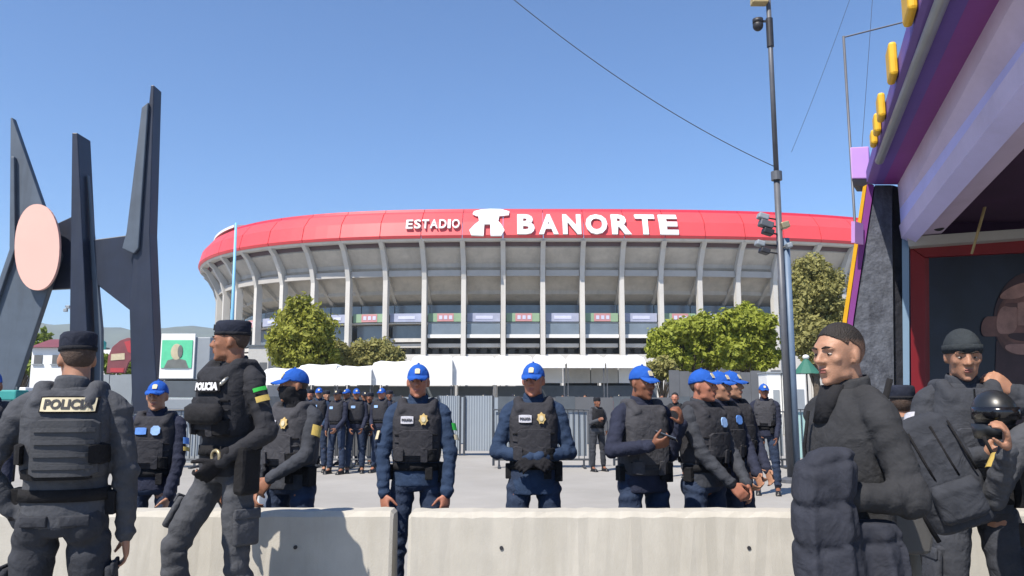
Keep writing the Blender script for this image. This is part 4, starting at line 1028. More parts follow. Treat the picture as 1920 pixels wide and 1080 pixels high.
    organic(mb, 'trousers', M[trousers], t, .0085 if detail else .014, 2, fold, None, S)
    if cargo:
        for sx in (1, -1):
            h, kq, an = L[sx]; ax = (kq - h).normalized(); outd = V((sx, -.1, 0)); outd = (outd - ax * outd.dot(ax)).normalized(); fw = ax.cross(outd)
            c = h.lerp(kq, .62) + outd * .083 * b; rot = Matrix((fw, outd, ax)).transposed()
            mb = MB(); mb.box(c, (.14, .035, .17), rot); pk = mb.build('cargo_pocket', M[trousers], t, True, bevel=.014); pk.data.transform(S)
            mb = MB(); mb.box(c - ax * .07 + outd * .015, (.146, .016, .05), rot); fl = mb.build('pocket_flap', M[trousers], pk, True, bevel=.006); fl.data.transform(S)
            bk = V((sx * .075 * b, .118, .93)); mb = MB(); mb.box(bk, (.11, .02, .045), Matrix.Rotation(R(-sx * 12), 3, 'Z')); fl = mb.build('back_pocket_flap', M[trousers], t, True, bevel=.006); fl.data.transform(S)
    if boots:
        for sx in (1, -1):
            an = L[sx][2]; mb = MB(); mb.limb([an + V((0, .005, .12)), an + V((0, 0, .02))], [.056, .05], 12)
            mb.limb([an + V((0, .02, -.03)), an + V((0, -.06, -.045)), an + V((0, -.15, -.055))], [.042, .043, .036], 12)
            mb.box(an + V((0, -.06, -.085)), (.085, .27, .03))
            organic(mb, 'boot', M['boot'], t, .012, 2, (), .6, S)
    if gloves:
        for sx in (1, -1):
            mb = MB(); w, d, pn, th, cu = hd[sx]; hand_shapes(mb, w, d, pn, th, cu, 1.13); mb.limb([w - d.normalized() * .05, w], [.036, .034], 10)
            organic(mb, 'glove', M[gloves], t, .007, 1, (), .5, S)
    # ---- vest with its plates, pouches, badge and writing
    zv0, zv1 = vest_z; fx = .178 * b + p; fy = .152 * b + p
    def vest_r(z):
        f = (z - zv0) / (zv1 - zv0)
        k = 1 - .07 * (1 - f) ** 2 - (.0 if f < .72 else (f - .72) ** 1.5 * 1.5)
        return fx * max(.3, k), fy * (k + .05 * math.sin(math.pi * min(1, f * 1.2)))
    EX = 3.0
    def vest_y(x, z):
        rx, ry = vest_r(z); return ry * (max(0, 1 - min(1, abs(x / rx)) ** EX)) ** (1 / EX)
    def on_vest(me_or_mb, name, m, parent, side=-1, off=.004):
        """bends a flat (x, z) shape, thickness along y, on to the vest front (side -1) or back (+1)"""
        me = me_or_mb.mesh(name) if isinstance(me_or_mb, MB) else me_or_mb
        for vtx in me.vertices:
            x, y, z = vtx.co; vtx.co = V((x, side * (vest_y(x, z) + off + y), z))
        if side > 0:
            pass
        bm = bmesh.new(); bm.from_mesh(me); bmesh.ops.recalc_face_normals(bm, faces=bm.faces); bm.to_mesh(me); bm.free()
        me.transform(S); return link(name, me, M[m], parent)
    def slab(cx, cz, w, h, th, n=8, rnd=.2):
        mb = MB(); xs = np.linspace(cx - w / 2, cx + w / 2, n + 1); rr = []
        for q, x in enumerate(xs):
            e = (rnd * min(w, h) * .5) if q in (0, n) else 0
            rr.append([V((x, 0, cz - h / 2 + e)), V((x, 0, cz + h / 2 - e)), V((x, th, cz + h / 2 - e - .15 * th)), V((x, th, cz - h / 2 + e + .15 * th))])
        mb.loft(rr); return mb
    vo = None
    if vest:
        mb = MB(); sp = []
        for f in (0, .08, .25, .45, .62, .75, .86, .95, 1.0):
            z = zv0 + (zv1 - zv0) * f; rx, ry = vest_r(z); q = .95 if f == 0 else 1
            sp.append((z, 0, .0, rx * q, ry * q))
        mb.rings(sp, 30, EX)
        for sx in (-1, 1):                                # shoulder straps
            mb.limb([V((sx * .095, -.11 * b, zv1 - .05)), V((sx * .105, -.04, zv1 + .012)), V((sx * .105, .05, zv1 + .012)), V((sx * .095, .115 * b, zv1 - .05))], [.034, .036, .036, .034], 10)
        vo = organic(mb, 'vest', M[vest], t, .009 if detail else .014, 3, (('CLOUDS', .06, .005),) if detail else (), None, S)
        zc = zv0 + (zv1 - zv0) * .36
        if detail:
            on_vest(slab(0, zc - .01, .23 * b, .17, .018), 'front_pouch' , 'plate' if back_text else vest, vo, -1)
            for q in range(4): on_vest(slab(0, zv0 + .04 + q * .048, .30 * b, .012, .012), 'webbing', 'strap' if q % 2 else vest, vo, -1, .001)
            if pouches:
                for x, zz, w, h, th in ((-.115, zv0 + .055, .06, .095, .034), (.118, zv0 + .05, .055, .085, .03), (.06, zv0 + .05, .045, .10, .028)):
                    on_vest(slab(x * b, zz, w, h, th, 4), 'pouch', 'strap' if x > .1 else vest, vo, -1, .003)
            on_vest(slab(0, zv0 + .02, .26 * b, .05, .02), 'waist_strap', 'strap', vo, 1, .002)
        zb_ = zv0 + (zv1 - zv0) * .735
        if badge:
            bx_ = .052 * b
            if badge == 'star':
                mb = MB(); pl = []
                for q in range(14): a = math.pi / 2 + 2 * math.pi * q / 14; r = .038 if q % 2 == 0 else .029; pl.append((bx_ + r * .85 * math.cos(a), zb_ + r * 1.1 * math.sin(a)))
                A = [V((x, 0, z)) for x, z in pl]; B_ = [V((x, .008, z)) for x, z in pl]; mb.loft([A, B_])
                bo = on_vest(mb, 'badge', 'badge', vo, -1, .006)
                mb = MB(); pl = [(bx_ + .015 * math.cos(a), zb_ + .019 * math.sin(a)) for a in np.linspace(0, 2 * math.pi, 12, endpoint=False)]
                mb.loft([[V((x, 0, z)) for x, z in pl], [V((x, .004, z)) for x, z in pl]]); me = mb.mesh('c')
                on_vest(me, 'badge_centre', 'patch_cream', vo, -1, .014)
            else:
                on_vest(slab(bx_, zb_, .066, .07, .008, 4, .5), 'badge', badge, vo, -1, .006)
        if chest:
            c_ = on_vest(slab(-.062 * b, zb_ - .004, .085, .052, .005, 4, .1), 'name_patch', chest, vo, -1, .006)
            if detail and chest == 'patch_white':
                me = text_mesh('POLICIA', .022, .002, .001, .074); me.transform(Matrix.Rotation(R(90), 4, 'X')); me.transform(Matrix.Translation((-.062 * b, .0, zb_ - .004)))
                on_vest(me, 'name_print', 'patch_dark', vo, -1, .0135)
        if chest_text:
            me = text_mesh(chest_text, .05, .002, .003, .17); me.transform(Matrix.Rotation(R(90), 4, 'X')); me.transform(Matrix.Translation((.02, 0, zb_ - .01)))
            on_vest(slab(.02, zb_ - .008, .19, .06, .006), 'text_patch', 'strap', vo, -1, .016); on_vest(me, 'chest_text', 'letter_white', vo, -1, .025)
        if back_text:
            zz = zv0 + (zv1 - zv0) * .84
            on_vest(slab(-.03, zz, .215, .070, .008, 8, .05), 'text_patch', 'strap', vo, 1, .002)
            mb = slab(-.03, zz, .203, .058, .003, 8, .05); on_vest(mb, 'patch_field', 'patch_cream', vo, 1, .0115)
            me = text_mesh(back_text, .052, .002, .002, .182); me.transform(Matrix.Rotation(R(90), 4, 'X') @ Matrix.Rotation(R(180), 4, 'Y')); me.transform(Matrix.Translation((-.03, 0, zz)))
            on_vest(me, 'back_text', 'patch_dark', vo, 1, .0165)
            mb = slab(-.03, zv0 + .125, .245, .235, .03, 10, .12); on_vest(mb, 'back_plate', 'plate', vo, 1, .004)
            for q in range(4): on_vest(slab(-.03, zv0 + .05 + q * .05, .225, .018, .0035, 8, .0), 'webbing', 'plate', vo, 1, .034)
            for x, zz, w, h in ((.17, 1.2, .05, .09), (-.17, 1.2, .05, .09)): on_vest(slab(x * .9, zz, w, h, .05, 3), 'side_pouch', 'strap', vo, 1, .0)
    if belt:
        mb = MB(); mb.rings([(1.005, 0, 0, .160 * b, .114), (1.005, 0, 0, .175 * b, .126), (1.055, 0, 0, .172 * b, .124), (1.055, 0, 0, .157 * b, .112)], 26, 2.3); o = mb.build('belt', M['strap'], t, True); o.data.transform(S)
        if detail:
            for x, y, w, dp, h in ((.178 * b, -.02, .05, .09, .13), (-.178 * b, .0, .045, .07, .10), (.09, -.128, .05, .035, .085)):
                mb = MB(); mb.box((x, y, .99), (w, dp, h)); pch = mb.build('belt_pouch', M['strap'], t, bevel=.006); pch.data.transform(S)
    # ---- sleeve patches
    for sx, pm in ((1, sleeve[0]), (-1, sleeve[1])):
        if not pm: continue
        a, e, w = J[sx]; ax = (e - a).normalized()
        for q, (mm, tt, hh) in enumerate(pm):
            c = a.lerp(e, tt); outd = V((sx, -.35, 0)); outd = (outd - ax * outd.dot(ax)).normalized(); sdv = ax.cross(outd)
            mb = MB(); rad = (.068 * b + p) + .006; rr = []
            for g in np.linspace(-.5, .5, 7):
                d_ = outd * math.cos(g) + sdv * math.sin(g)
                rr.append([c + d_ * rad - ax * hh / 2, c + d_ * rad + ax * hh / 2, c + d_ * (rad + .004) + ax * hh / 2, c + d_ * (rad + .004) - ax * hh / 2])
            mb.loft(rr); o = mb.build('sleeve_patch', M[mm], t); o.data.transform(S)
    # ---- head gear, eyes, hair
    def hp(mb, name, m, parent=t, smooth=True, **k):
        me = mb.mesh(name); me.transform(S @ HM)
        return link(name, me, M[m], parent, smooth=smooth)
    if detail:
        for sx in (-1, 1):
            mb = MB(); mb.ell((sx * .0305, -.0800, .0065), (.0125, .0085, .0056), 12, 8); eo = hp(mb, 'eye', 'eye_white')
            mb = MB(); mb.ell((sx * .0305, -.0862, .0065), (.0055, .0034, .0054), 10, 8); hp(mb, 'iris', 'iris', eo)
            mb = MB(); mb.limb([(sx * .014, -.0975, .0285), (sx * .03, -.0965, .0335), (sx * .048, -.0835, .0295)], [.0036, .0042, .0026], 7); hp(mb, 'eyebrow', 'brow')
        mb = MB(); mb.ell((0, -.0965, -.0515), (.021, .0040, .0040), 14, 6); mb.ell((0, -.0945, -.0615), (.0185, .0040, .0052), 14, 6); hp(mb, 'lips', 'lip')
        if facehair:
            mb = MB(); mb.ell((0, -.1005, -.0425), (.024, .004, .0045), 14, 6); hp(mb, 'moustache', 'brow')
    def shell(zlow, k, name, m, zcut_front, zcut_back, parent=t, th=.004):
        """part of an enlarged skull above a line that runs from front to back"""
        mb = MB(); nu, nv = (64 if name == 'hair' else 30), 14; jit = np.random.RandomState(3).uniform(-.002, .002, nu) if name == 'hair' else np.zeros(nu); C = V((0, .014, .032)); rad = (.0755 * k, .098 * k, .093 * k)
        rows = []
        for i in range(nv + 1):
            row = []
            for j in range(nu):
                ph = 2 * math.pi * j / nu; yy = math.sin(ph); f = (yy + 1) / 2; zc = zcut_front + (zcut_back - zcut_front) * f
                zc += jit[j]
                if abs(math.cos(ph)) > .93 and name == 'hair': zc += .022
                st = max(-1, min(1, (zc - C.z) / rad[2])); thm = math.acos(st); th_ = thm * i / nv
                row.append(C + V((rad[0] * math.sin(th_) * math.cos(ph), rad[1] * math.sin(th_) * yy, rad[2] * math.cos(th_))))
            rows.append(row)
        inn = [[C + (p_ - C) * (1 - th * 9) for p_ in rows[-1]]]
        mb.loft(rows[1:] + inn, True); return hp(mb, name, m, parent)
    kind = cap[0] if cap else None
    if hair:
        if kind == 'short':
            shell(0, 1.028, 'hair', 'hair_gradient' if detail else 'hair', .082, -.06)
        else:
            shell(0, 1.02, 'hair', 'hair_fade' if detail else 'hair', .07, -.055)
    if kind == 'ball':
        co = shell(0, 1.075, 'cap', cap[1], .046, .012)
        mb = MB(); rr = []
        for y, hw, z, dr in ((-.070, .074, .052, .0), (-.10, .074, .050, .012), (-.13, .068, .043, .016), (-.155, .054, .034, .016), (-.168, .030, .029, .012)):
            rr.append([V((hw * a, y + .028 * abs(a) ** 2.2, z - dr * a * a)) for a in np.linspace(-1, 1, 13)] + [V((hw * a, y + .028 * abs(a) ** 2.2, z - .005 - dr * a * a)) for a in np.linspace(1, -1, 13)])
        mb.loft(rr); hp(mb, 'visor', cap[1], co)
        mb = MB(); mb.ell((0, .014, .135), (.009, .009, .006), 8, 6); hp(mb, 'cap_button', cap[1], co)
        mb = MB(); mb.prism([(-.017, .064), (.017, .064), (.019, .092), (.010, .100), (-.010, .100), (-.019, .092)], .006, 'y')
        mb.v = [(x, -.0955 + y + (z - .062) * .62 + abs(x) * .12, z) for x, y, z in mb.v]; hp(mb, 'cap_badge', 'patch_cream', co, False)
    elif kind == 'patrol':
        mb = MB(); mb.rings([(.040, 0, .012, .077, .100), (.045, 0, .012, .080, .1035), (.090, 0, .012, .082, .106), (.118, 0, .016, .080, .104), (.130, 0, .018, .070, .092), (.134, 0, .018, .045, .06)], 30, 2.15); co = hp(mb, 'cap', cap[1])
        mb = MB(); mb.rings([(.041, 0, .012, .078, .1015), (.042, 0, .012, .083, .1065), (.060, 0, .012, .0845, .1080), (.061, 0, .012, .079, .103)], 30, 2.15); hp(mb, 'cap_band', 'cap_black', co)
        mb = MB(); mb.box((0, -.0955, .09), (.03, .006, .034), Matrix.Rotation(R(-4), 3, 'X')); hp(mb, 'cap_badge', cap[2] if len(cap) > 2 else 'cap_black', co, False)
    elif kind == 'beanie':
        co = shell(0, 1.13, 'cap', cap[1], .030, -.01)
        mb = MB(); mb.rings([(.022, 0, .014, .0835, .108), (.023, 0, .014, .089, .1135), (.056, 0, .014, .0885, .113), (.057, 0, .014, .082, .106)], 30, 2.1)
        mb.v = [(x, y, z - y * .18) for x, y, z in mb.v]; hp(mb, 'cap_band', cap[1], co)
    if mask:
        mb = MB(); mb.rings([(.002, 0, -.022, .0705, .077), (-.02, 0, -.022, .0735, .083), (-.05, 0, -.022, .0715, .083), (-.085, 0, -.016, .066, .080), (-.12, 0, .012, .066, .072), (-.16, 0, .022, .072, .075)], 26, 2.3)
        mb.ell((0, -.098, -.018), (.022, .02, .022)); mb.ell((0, .03, -.06), (.075, .075, .07))
        organic(mb, 'face_cover', M[mask], t, .008, 2, (('CLOUDS', .05, .006),), None, S @ HM)
    return t, J, hd, HM, s
RAD = R
def at(u, Y): return PX(u, Y)
GR_A = 'officers in blue caps lined up behind the barrier'
UP = -1.5
# ---- line behind the concrete barriers
Yr = 5.5
person('short blue capped officer standing between the two dark clad officers at left', at(296, 5.75), 5.75, R(4), 1.585, skin='tan', jacket='navy_dark', trousers='navy_trousers', vest='vest_dark',
       badge='patch_skyblue', chest='patch_blue', sleeve=((('patch_blue', .5, .05), ('patch_gold', .72, .03)), None), head=(4, 0),
       armL=((.55, -1.30), (-.5, -1.25), None), armR=((-.55, -1.30), (.5, -1.25), None), group=GR_A, bulk=.95)
person('blue capped officer with black face cover and crossed arm behind the walking officer', at(552, 5.45), 5.45, R(-26), 1.66, skin='brown', jacket='slate', trousers='navy_trousers', vest='vest_grey', mask='blacksoft',
       cap=('ball', 'cap_blue'), head=(-30, 2), badge='star', chest='patch_white', sleeve=((('patch_gold', .42, .075),), None),
       armL=((.35, -1.15), (-.95, -.55), None), armR=((-.45, -1.30), (.45, -1.0), None), handL=dict(d=(-.55, -.35, -.8), pn=(-.3, .9, 0), th=(0, -1, .3), curl=.7), handR=dict(d=(.45, -.5, -.75), pn=(.5, .8, 0), th=(0, -1, 0), curl=.8), group=GR_A, bulk=.98)
person('blue capped officer with hands hanging at his sides before the gap in the barriers', at(784, 5.5), 5.5, R(2), 1.69, skin='ruddy', jacket='navy_shirt', trousers='navy_trousers', vest='vest_dark', head=(0, 2),
       badge='star', chest='patch_white', sleeve=((('patch_green', .42, .05), ('patch_cream', .68, .035)), (('patch_cream', .62, .06),)), bulk=.97,
       armL=((.75, -1.26), (-.3, -1.33), None), armR=((-.75, -1.26), (.3, -1.33), None), handL=dict(d=(-.12, -.25, -.96), pn=(-.6, .7, 0), th=(-.5, -1, 0), curl=.55), handR=dict(d=(.15, -.25, -.96), pn=(.6, .7, 0), th=(.5, -1, 0), curl=.55), group=GR_A)
person('blue capped officer with elbows out and gloved hands joined at his waist', at(1000, 5.5), 5.5, R(0), 1.70, skin='ruddy', jacket='navy_shirt', trousers='navy_trousers', vest='vest_dark', head=(-12, 4),
       badge='star', chest='patch_white', gloves='glove', hemz=.84, bulk=.95,
       armL=((1.35, -1.27), (-1.0, -.10), None), armR=((-1.35, -1.27), (1.0, -.10), None), handL=dict(d=(-.85, -.35, -.4), pn=(0, .9, -.4), th=(0, -.5, 1), curl=.7), handR=dict(d=(.85, -.35, -.4), pn=(0, .9, -.4), th=(0, -.5, 1), curl=.7), group=GR_A)
t5, J5, h5, _, s5 = person('blue capped officer holding a phone before his chest', at(1203, 5.5), 5.5, R(20), 1.68, skin='deep', jacket='navy_dark', trousers='navy_trousers', vest='vest_grey', head=(14, 6),
       badge=None, chest=None, bulk=.98, vest_z=(.98, 1.45), hemz=.86,
       armR=((-.85, -1.02), (.85, .16), None), armL=((.25, -1.35), (.0, .95), None), handR=dict(d=(.75, -.62, .22), pn=(.45, .6, .6), th=(0, -.2, 1), curl=.9), handL=dict(d=(-.35, -.35, .86), pn=(-.75, .5, .2), th=(-.4, -.7, .2), curl=.8), group=GR_A)
person('nearest of three blue capped officers bunched left of the lamp post, hands low in front', at(1316, 5.6), 5.6, R(38), 1.66, skin='ruddy', jacket='slate', trousers='navy_trousers', vest='vest_dark', head=(12, 0),
       badge='patch_skyblue', chest=None, bulk=.95, armL=((.3, -1.2), (-.35, -.85), None), armR=((.15, -1.15), (.55, -.80), None),
       handL=dict(d=(-.25, -.5, -.8), pn=(-.6, .7, 0), th=(-.5, -1, 0), curl=.6), handR=dict(d=(.35, -.6, -.7), pn=(.5, .7, 0), th=(.4, -1, 0), curl=.6), group=GR_A)
person('middle of three blue capped officers bunched left of the lamp post, mostly hidden', at(1347, 6.15), 6.15, R(32), 1.665, skin='tan', jacket='navy_dark', vest='vest_dark', head=(10, 0), badge='patch_blue', chest=None, group=GR_A,
       armL=((.3, -1.2), (-.5, -.75), None), armR=((.0, -1.2), (.6, -.8), None))
person('rightmost of three blue capped officers bunched left of the lamp post', at(1370, 6.7), 6.7, R(30), 1.685, skin='fair', jacket='navy_dark', vest='vest_dark', head=(16, 0), badge=None, chest=None, group=GR_A,
       armL=((.35, -1.25), (-.35, -.9), None), armR=((.0, -1.2), (.5, -.8), None))
person('blue capped officer at the far left edge, half outside the picture', at(-20, 5.6), 5.6, R(10), 1.66, skin='brown', jacket='navy_dark', vest='vest_dark', head=(20, 0), group=GR_A)
person('blue capped officer standing further back with his whole figure in view by the lamp post', at(1433, 12.7), 12.7, R(-16), 1.70, skin='deep', jacket='navy_dark', trousers='navy_trousers', vest='vest_grey', head=(10, 0), badge=None, chest=None, vox=.011,
       armL=((.4, -1.35), (-.3, -1.0), None), armR=((-.4, -1.3), (.6, -.9), None))

# ---- officer seen from behind
person('dark clad officer seen from behind with cream lettering across his vest', at(136, 3.55), 3.55, R(192), 1.755, skin='tan', jacket='charcoal', trousers='charcoal_b', vest='charcoal', cap=('patrol', 'cap_navy'), head=(26, 3), hs=.90,
       badge=None, chest=None, back_text='POLICIA', cargo=True, bulk=1.02, vest_z=(1.10, 1.46), vox=.0075,
       armR=((-1.3, -1.38), (-.15, -1.42), None), armL=((1.75, -1.10), (-1.2, -.98), None), handR=dict(d=(-.05, -.2, -.97), pn=(.9, .2, 0), th=(.2, -1, 0), curl=.6), handL=dict(d=(-.45, -.45, -.75), pn=(-.9, .3, 0), th=(0, -1, 0), curl=.6))
# ---- walking officer
t2, J2, h2, H2, s2 = person('dark clad officer striding left with white lettering on his chest rig', at(432, 4.25), 4.25, R(-34), 1.71, z0=.17, skin='brown', jacket='blackcloth', trousers='charcoal', vest='blackcloth', cap=('patrol', 'cap_navy', 'patch_dark'), hs=.88, head=(-46, 0),
       badge=None, chest=None, chest_text='POLICIA', cargo=True, bulk=.96, vest_z=(1.10, 1.46), vox=.0075, sleeve=((('patch_green', .24, .020), ('patch_gold', .42, .030)), None),
       armL=((1.9, -1.2), (-.75, -.55), None), armR=((-2.7, -1.2), (-2.6, -1.3), None), gloves='glove', handL=dict(d=(-.6, -.5, -.8), pn=(-.9, .2, 0), th=(0, -1, 0), curl=.9),
       legs=(((1.2, -1.50), (2.9, -1.36)), ((-.62, -1.10), (2.5, -1.40))))
mb = MB(); mb.rings([(1.165, 0, -.165, .10, .02), (1.19, 0, -.168, .135, .04), (1.25, 0, -.168, .135, .045), (1.27, 0, -.165, .11, .02)], 20, 3); o = mb.build('chest_pouch', M['blacksoft'], t2, True); o.data.transform(Matrix.Scale(s2, 4)); o.location = (.01, .0, 0)
mb = MB(); ring = [[V((.10 + .03 * math.cos(a) + .009 * math.cos(b) * math.cos(a), -.145 + .009 * math.sin(b), 1.0 + .03 * math.sin(a) + .009 * math.cos(b) * math.sin(a))) for b in np.linspace(0, 2 * math.pi, 8, endpoint=False)] for a in np.linspace(0, 2 * math.pi, 21)]
mb.loft(ring, False); mb.build('handcuff_ring', M['tan_metal'], t2, True)
mb = MB(); mb.box((.20, -.03, .93), (.075, .12, .24)); mb.box((.19, .03, 1.05), (.05, .06, .06)); mb.build('holster', M['strap'], t2, bevel=.02)
mb = MB(); mb.limb([(.115, -.1, 1.40), (.12, -.15, 1.36)], [.012, .01], 8); mb.build('radio_microphone', M['metal'], t2, True)

# ---- man with the coat
t3, J3, h3, H3, s3 = person('bare headed man in black jacket facing left with a padded coat over his arm', at(1586, 2.85), 2.85, R(-76), 1.735, skin='fair', jacket='jacket_f3', trousers='charcoal_b', vest=None, cap=('short',), head=(11, 4), hs=.91, bulk=.94, pad=.002, vox=.006,
       armL=((1.7, -1.16), (-.30, .06), None), armR=((-2.7, -1.3), (-2.2, -1.35), None), handL=dict(d=(.25, .15, -.95), pn=(-1, .2, 0), th=(0, -1, 0), curl=.7), handR=dict(d=(0, -.2, -.97), pn=(1, .2, 0), th=(.2, -1, 0), curl=.6), belt=False, collar='jacket_f3')
mb = MB(); mb.tube([(-.035, -.128, 1.40), (-.035, -.150, 1.28), (-.03, -.146, 1.12), (-.03, -.14, .98)], .006, 6); o = mb.build('zip', M['strap'], t3, True); o.data.transform(Matrix.Scale(s3, 4))
mb = MB(); mb.rings([(1.36, -.01, -.085, .045, .03), (1.44, -.01, -.065, .05, .03), (1.49, -.005, -.045, .052, .03)], 16, 2.2); o = mb.build('undershirt', M['blacksoft'], t3, True); o.data.transform(Matrix.Scale(s3, 4))
# coat hanging over the forearm: own thing, held by the man
def drape(name, prof, m, seed, amp, parent=None, folds=7, nz=70):
    """prof rows (z, cx, cy, half width, half depth): hanging cloth with vertical folds that deepen downwards"""
    mb = MB(); rr = []; rs = np.random.RandomState(seed); ph = rs.uniform(0, 6, 4)
    zs = np.linspace(0, len(prof) - 1, nz)
    for q in zs:
        i = min(int(q), len(prof) - 2); f = q - i; z, cx, cy, hw, hdp = [prof[i][k] * (1 - f) + prof[i + 1][k] * f for k in range(5)]
        dn = q / (len(prof) - 1); ring = []
        for j in range(72):
            a = 2 * math.pi * j / 72; c, s_ = math.cos(a), math.sin(a)
            w = amp * (.25 + dn) * (math.sin(folds * a + ph[0] + dn * 1.1) + .5 * math.sin(folds * 1.7 * a + ph[1] - dn * 2))
            quilt = -.017 * (1 - abs(math.sin(z * 25 + .35 * math.sin(a * 2)))) ** 4
            ring.append(V((cx + (hw + quilt) * math.copysign(abs(c) ** .7, c), cy + (hdp + quilt + w) * math.copysign(abs(s_) ** .8, s_), z)))
        rr.append(ring)
    mb.loft(rr); return mb
A3 = at(1524, 2.62)
ct = thing('padded_coat', 'dark slate padded coat hanging over the arm of the bare headed man', 'coat', (A3, 2.58, 0))
mb = drape('coat', [(1.300, .05, 0, .04, .045), (1.285, .035, 0, .07, .07), (1.25, .015, 0, .092, .085), (1.15, .0, 0, .097, .085), (.95, .0, 0, .098, .085), (.7, .005, 0, .100, .085), (.52, .01, 0, .10, .07)], 'coat', 3, .010)
mb2 = drape('coat', [(1.07, .13, .04, .10, .06), (1.03, .14, .04, .12, .07), (.9, .145, .03, .125, .075), (.7, .15, .03, .13, .07), (.5, .155, .03, .125, .06)], 'coat', 9, .026, folds=9)
mb.raw(mb2.v, mb2.f)
organic(mb, 'coat_body', M['coat'], ct, .0075, 1, (('CLOUDS', .10, .010),))

# ---- officer with beanie and hand at his ear
t4, J4, h4, H4, s4 = person('officer in grey knitted cap pressing a hand to his ear by the framed poster', at(1809, 3.85), 3.85, R(-8), 1.785, skin='tan', jacket='slate', trousers='slate_b', vest='slate', cap=('beanie', 'beanie'), head=(-8, 11), hs=.93, cargo=True, bulk=.98, vox=.0075,
       badge=None, chest=None, sleeve=(None, (('patch_white', .35, .03), ('patch_red', .46, .02))),
       armR=((-.75, -1.12), (.95, .12), None), armL=((1.42, -.12), (-1.62, .30), None),
       handR=dict(d=(.75, -.6, .15), pn=(.2, .6, .5), th=(0, -.3, 1), curl=1.0), handL=dict(d=(-.7, -.15, .6), pn=(-.5, .8, -.1), th=(-.3, -.9, -.2), curl=.75))
mb = MB(); mb.rings([(1.30, -.02, -.20, .02, .016), (1.41, -.02, -.20, .02, .016)], 12, 3); o = mb.build('radio', M['phone'], t4, False)
mb = MB(); mb.tube([(-.035, -.20, 1.41), (-.035, -.20, 1.50)], .005, 6); mb.build('antenna', M['phone'], o)
for x in (-.11, .11):
    mb = MB(); mb.rings([(.42, x, -.07, .05, .03), (.45, x, -.075, .068, .045), (.53, x, -.075, .07, .045), (.56, x, -.07, .05, .03)], 18, 2.5); mb.build('knee_pad', M['slate'], t4, True)
    mb = MB(); mb.box((x * 1.55, -.0, .70), (.05, .14, .17)); mb.build('thigh_pocket', M['slate_b'], t4, bevel=.015)
hm_ = thing('riot_helmet', 'round black riot helmet with a bright glint held before the knitted cap officer', 'helmet', (at(1862, 3.35), 3.35, PZ(772, 3.35)))
mb = MB(); mb.ell((0, 0, 0), (.08, .096, .09), 26, 18); mb.rings([(-.11, 0, .02, .064, .074), (-.05, 0, .01, .079, .092)], 24, 2.2); mb.build('shell', M['helmet'], hm_, True)
mb = MB(); mb.rings([(-.03, 0, -.01, .084, .10), (.0, 0, -.01, .0845, .1005), (.02, 0, -.01, .0835, .0995)], 26, 2.1); mb.build('visor_rim', M['phone'], hm_, True)
mb = MB(); mb.tube([(-.07, -.03, -.10), (-.04, -.05, -.19), (.03, -.05, -.19), (.07, -.03, -.10)], .008, 6); mb.build('chin_strap', M['strap'], hm_, True)
# person further behind whose arm shows between the man with the coat and the knitted cap officer
person('dark clad person turned away, mostly hidden behind the bare headed man', at(1694, 4.6), 4.6, R(172), 1.53, skin='tan', jacket='charcoal', trousers='charcoal_b', vest=None, cap=('patrol', 'cap_navy'), head=(-20, 0), badge=None, chest=None, detail=1, vox=.009,
       belt=False)
# officer at the right edge
t6, J6, h6, H6, s6 = person('dark clad officer at the right edge with a gold patch on the sleeve', at(1992, 3.2), 3.2, R(-15), 1.60, skin='tan', jacket='charcoal', trousers='charcoal_b', vest='blackcloth', cap=('patrol', 'cap_navy'), head=(10, 0), badge=None, chest=None, bulk=.98, vox=.0075,
       sleeve=((('patch_gold', .5, .07),), (('patch_gold', .5, .07),)), armR=((-1.1, -1.0), (.1, .9), None), armL=((.4, -1.2), (-.2, -1.0), None), handR=dict(d=(-.1, -.4, .85), pn=(-.9, .2, 0), th=(0, -.6, .6), curl=.8))
# ---- backpack and flat bag carried behind the man with the coat
bp = thing('backpack', 'slate backpack hanging slanted between the bare headed man and the knitted cap officer', 'backpack', (at(1752, 3.3), 3.3, PZ(884, 3.3)))
bp.rotation_euler = (0, R(-20), R(-12)); bp.scale = (.98, .98, .98)
mb = MB(); mb.rings([(-.235, 0, 0, .095, .05), (-.22, 0, 0, .12, .085), (-.05, 0, 0, .135, .10), (.12, 0, 0, .13, .09), (.21, 0, 0, .10, .07), (.235, 0, 0, .06, .045)], 28, 3)
organic(mb, 'pack_body', M['bag'], bp, .008, 2, (('CLOUDS', .08, .014), ('CLOUDS', .03, .004)))
mb = MB(); mb.rings([(-.19, 0, -.095, .075, .025), (-.17, 0, -.105, .092, .04), (-.06, 0, -.108, .092, .04), (-.03, 0, -.10, .08, .02)], 22, 3.4); organic(mb, 'front_pocket', M['bag'], bp, .008, 1, (('CLOUDS', .05, .01),))
for x in (-.07, .02, .09):
    mb = MB(); mb.tube([(x, -.078, .19), (x + .01, -.094, .06), (x + .02, -.092, -.02)], .005, 7); mb.build('strap', M['strap'], bp, True)
mb = MB(); mb.tube([(-.12, -.02, .14), (-.16, -.04, .28), (-.13, -.02, .40)], .014, 8); mb.tube([(-.1, .0, -.2), (-.17, -.02, .0), (-.16, -.04, .28)], .010, 8); mb.build('shoulder_strap', M['strap'], bp, True)
fb = thing('document_bag', 'flat grey bag hanging behind the hip of the bare headed man', 'bag', (at(1697, 3.0), 3.02, 0))
z0_, z1_ = PZ(1045, 3.0), PZ(885, 3.0)
mb = MB(); mb.prism([(-.09, z1_), (-.02, z1_ + .01), (.085, z0_ + .06), (.07, z0_ + .005), (-.09, z0_)], .05, 'y'); mb.build('body', M['bag_grey'], fb, bevel=.014)
mb = MB(); mb.tube([(-.03, .02, z1_ + .01), (.04, .01, z0_ + .16), (.10, .0, z0_ + .05)], .009, 7); mb.build('piping', M['strap'], fb, True)
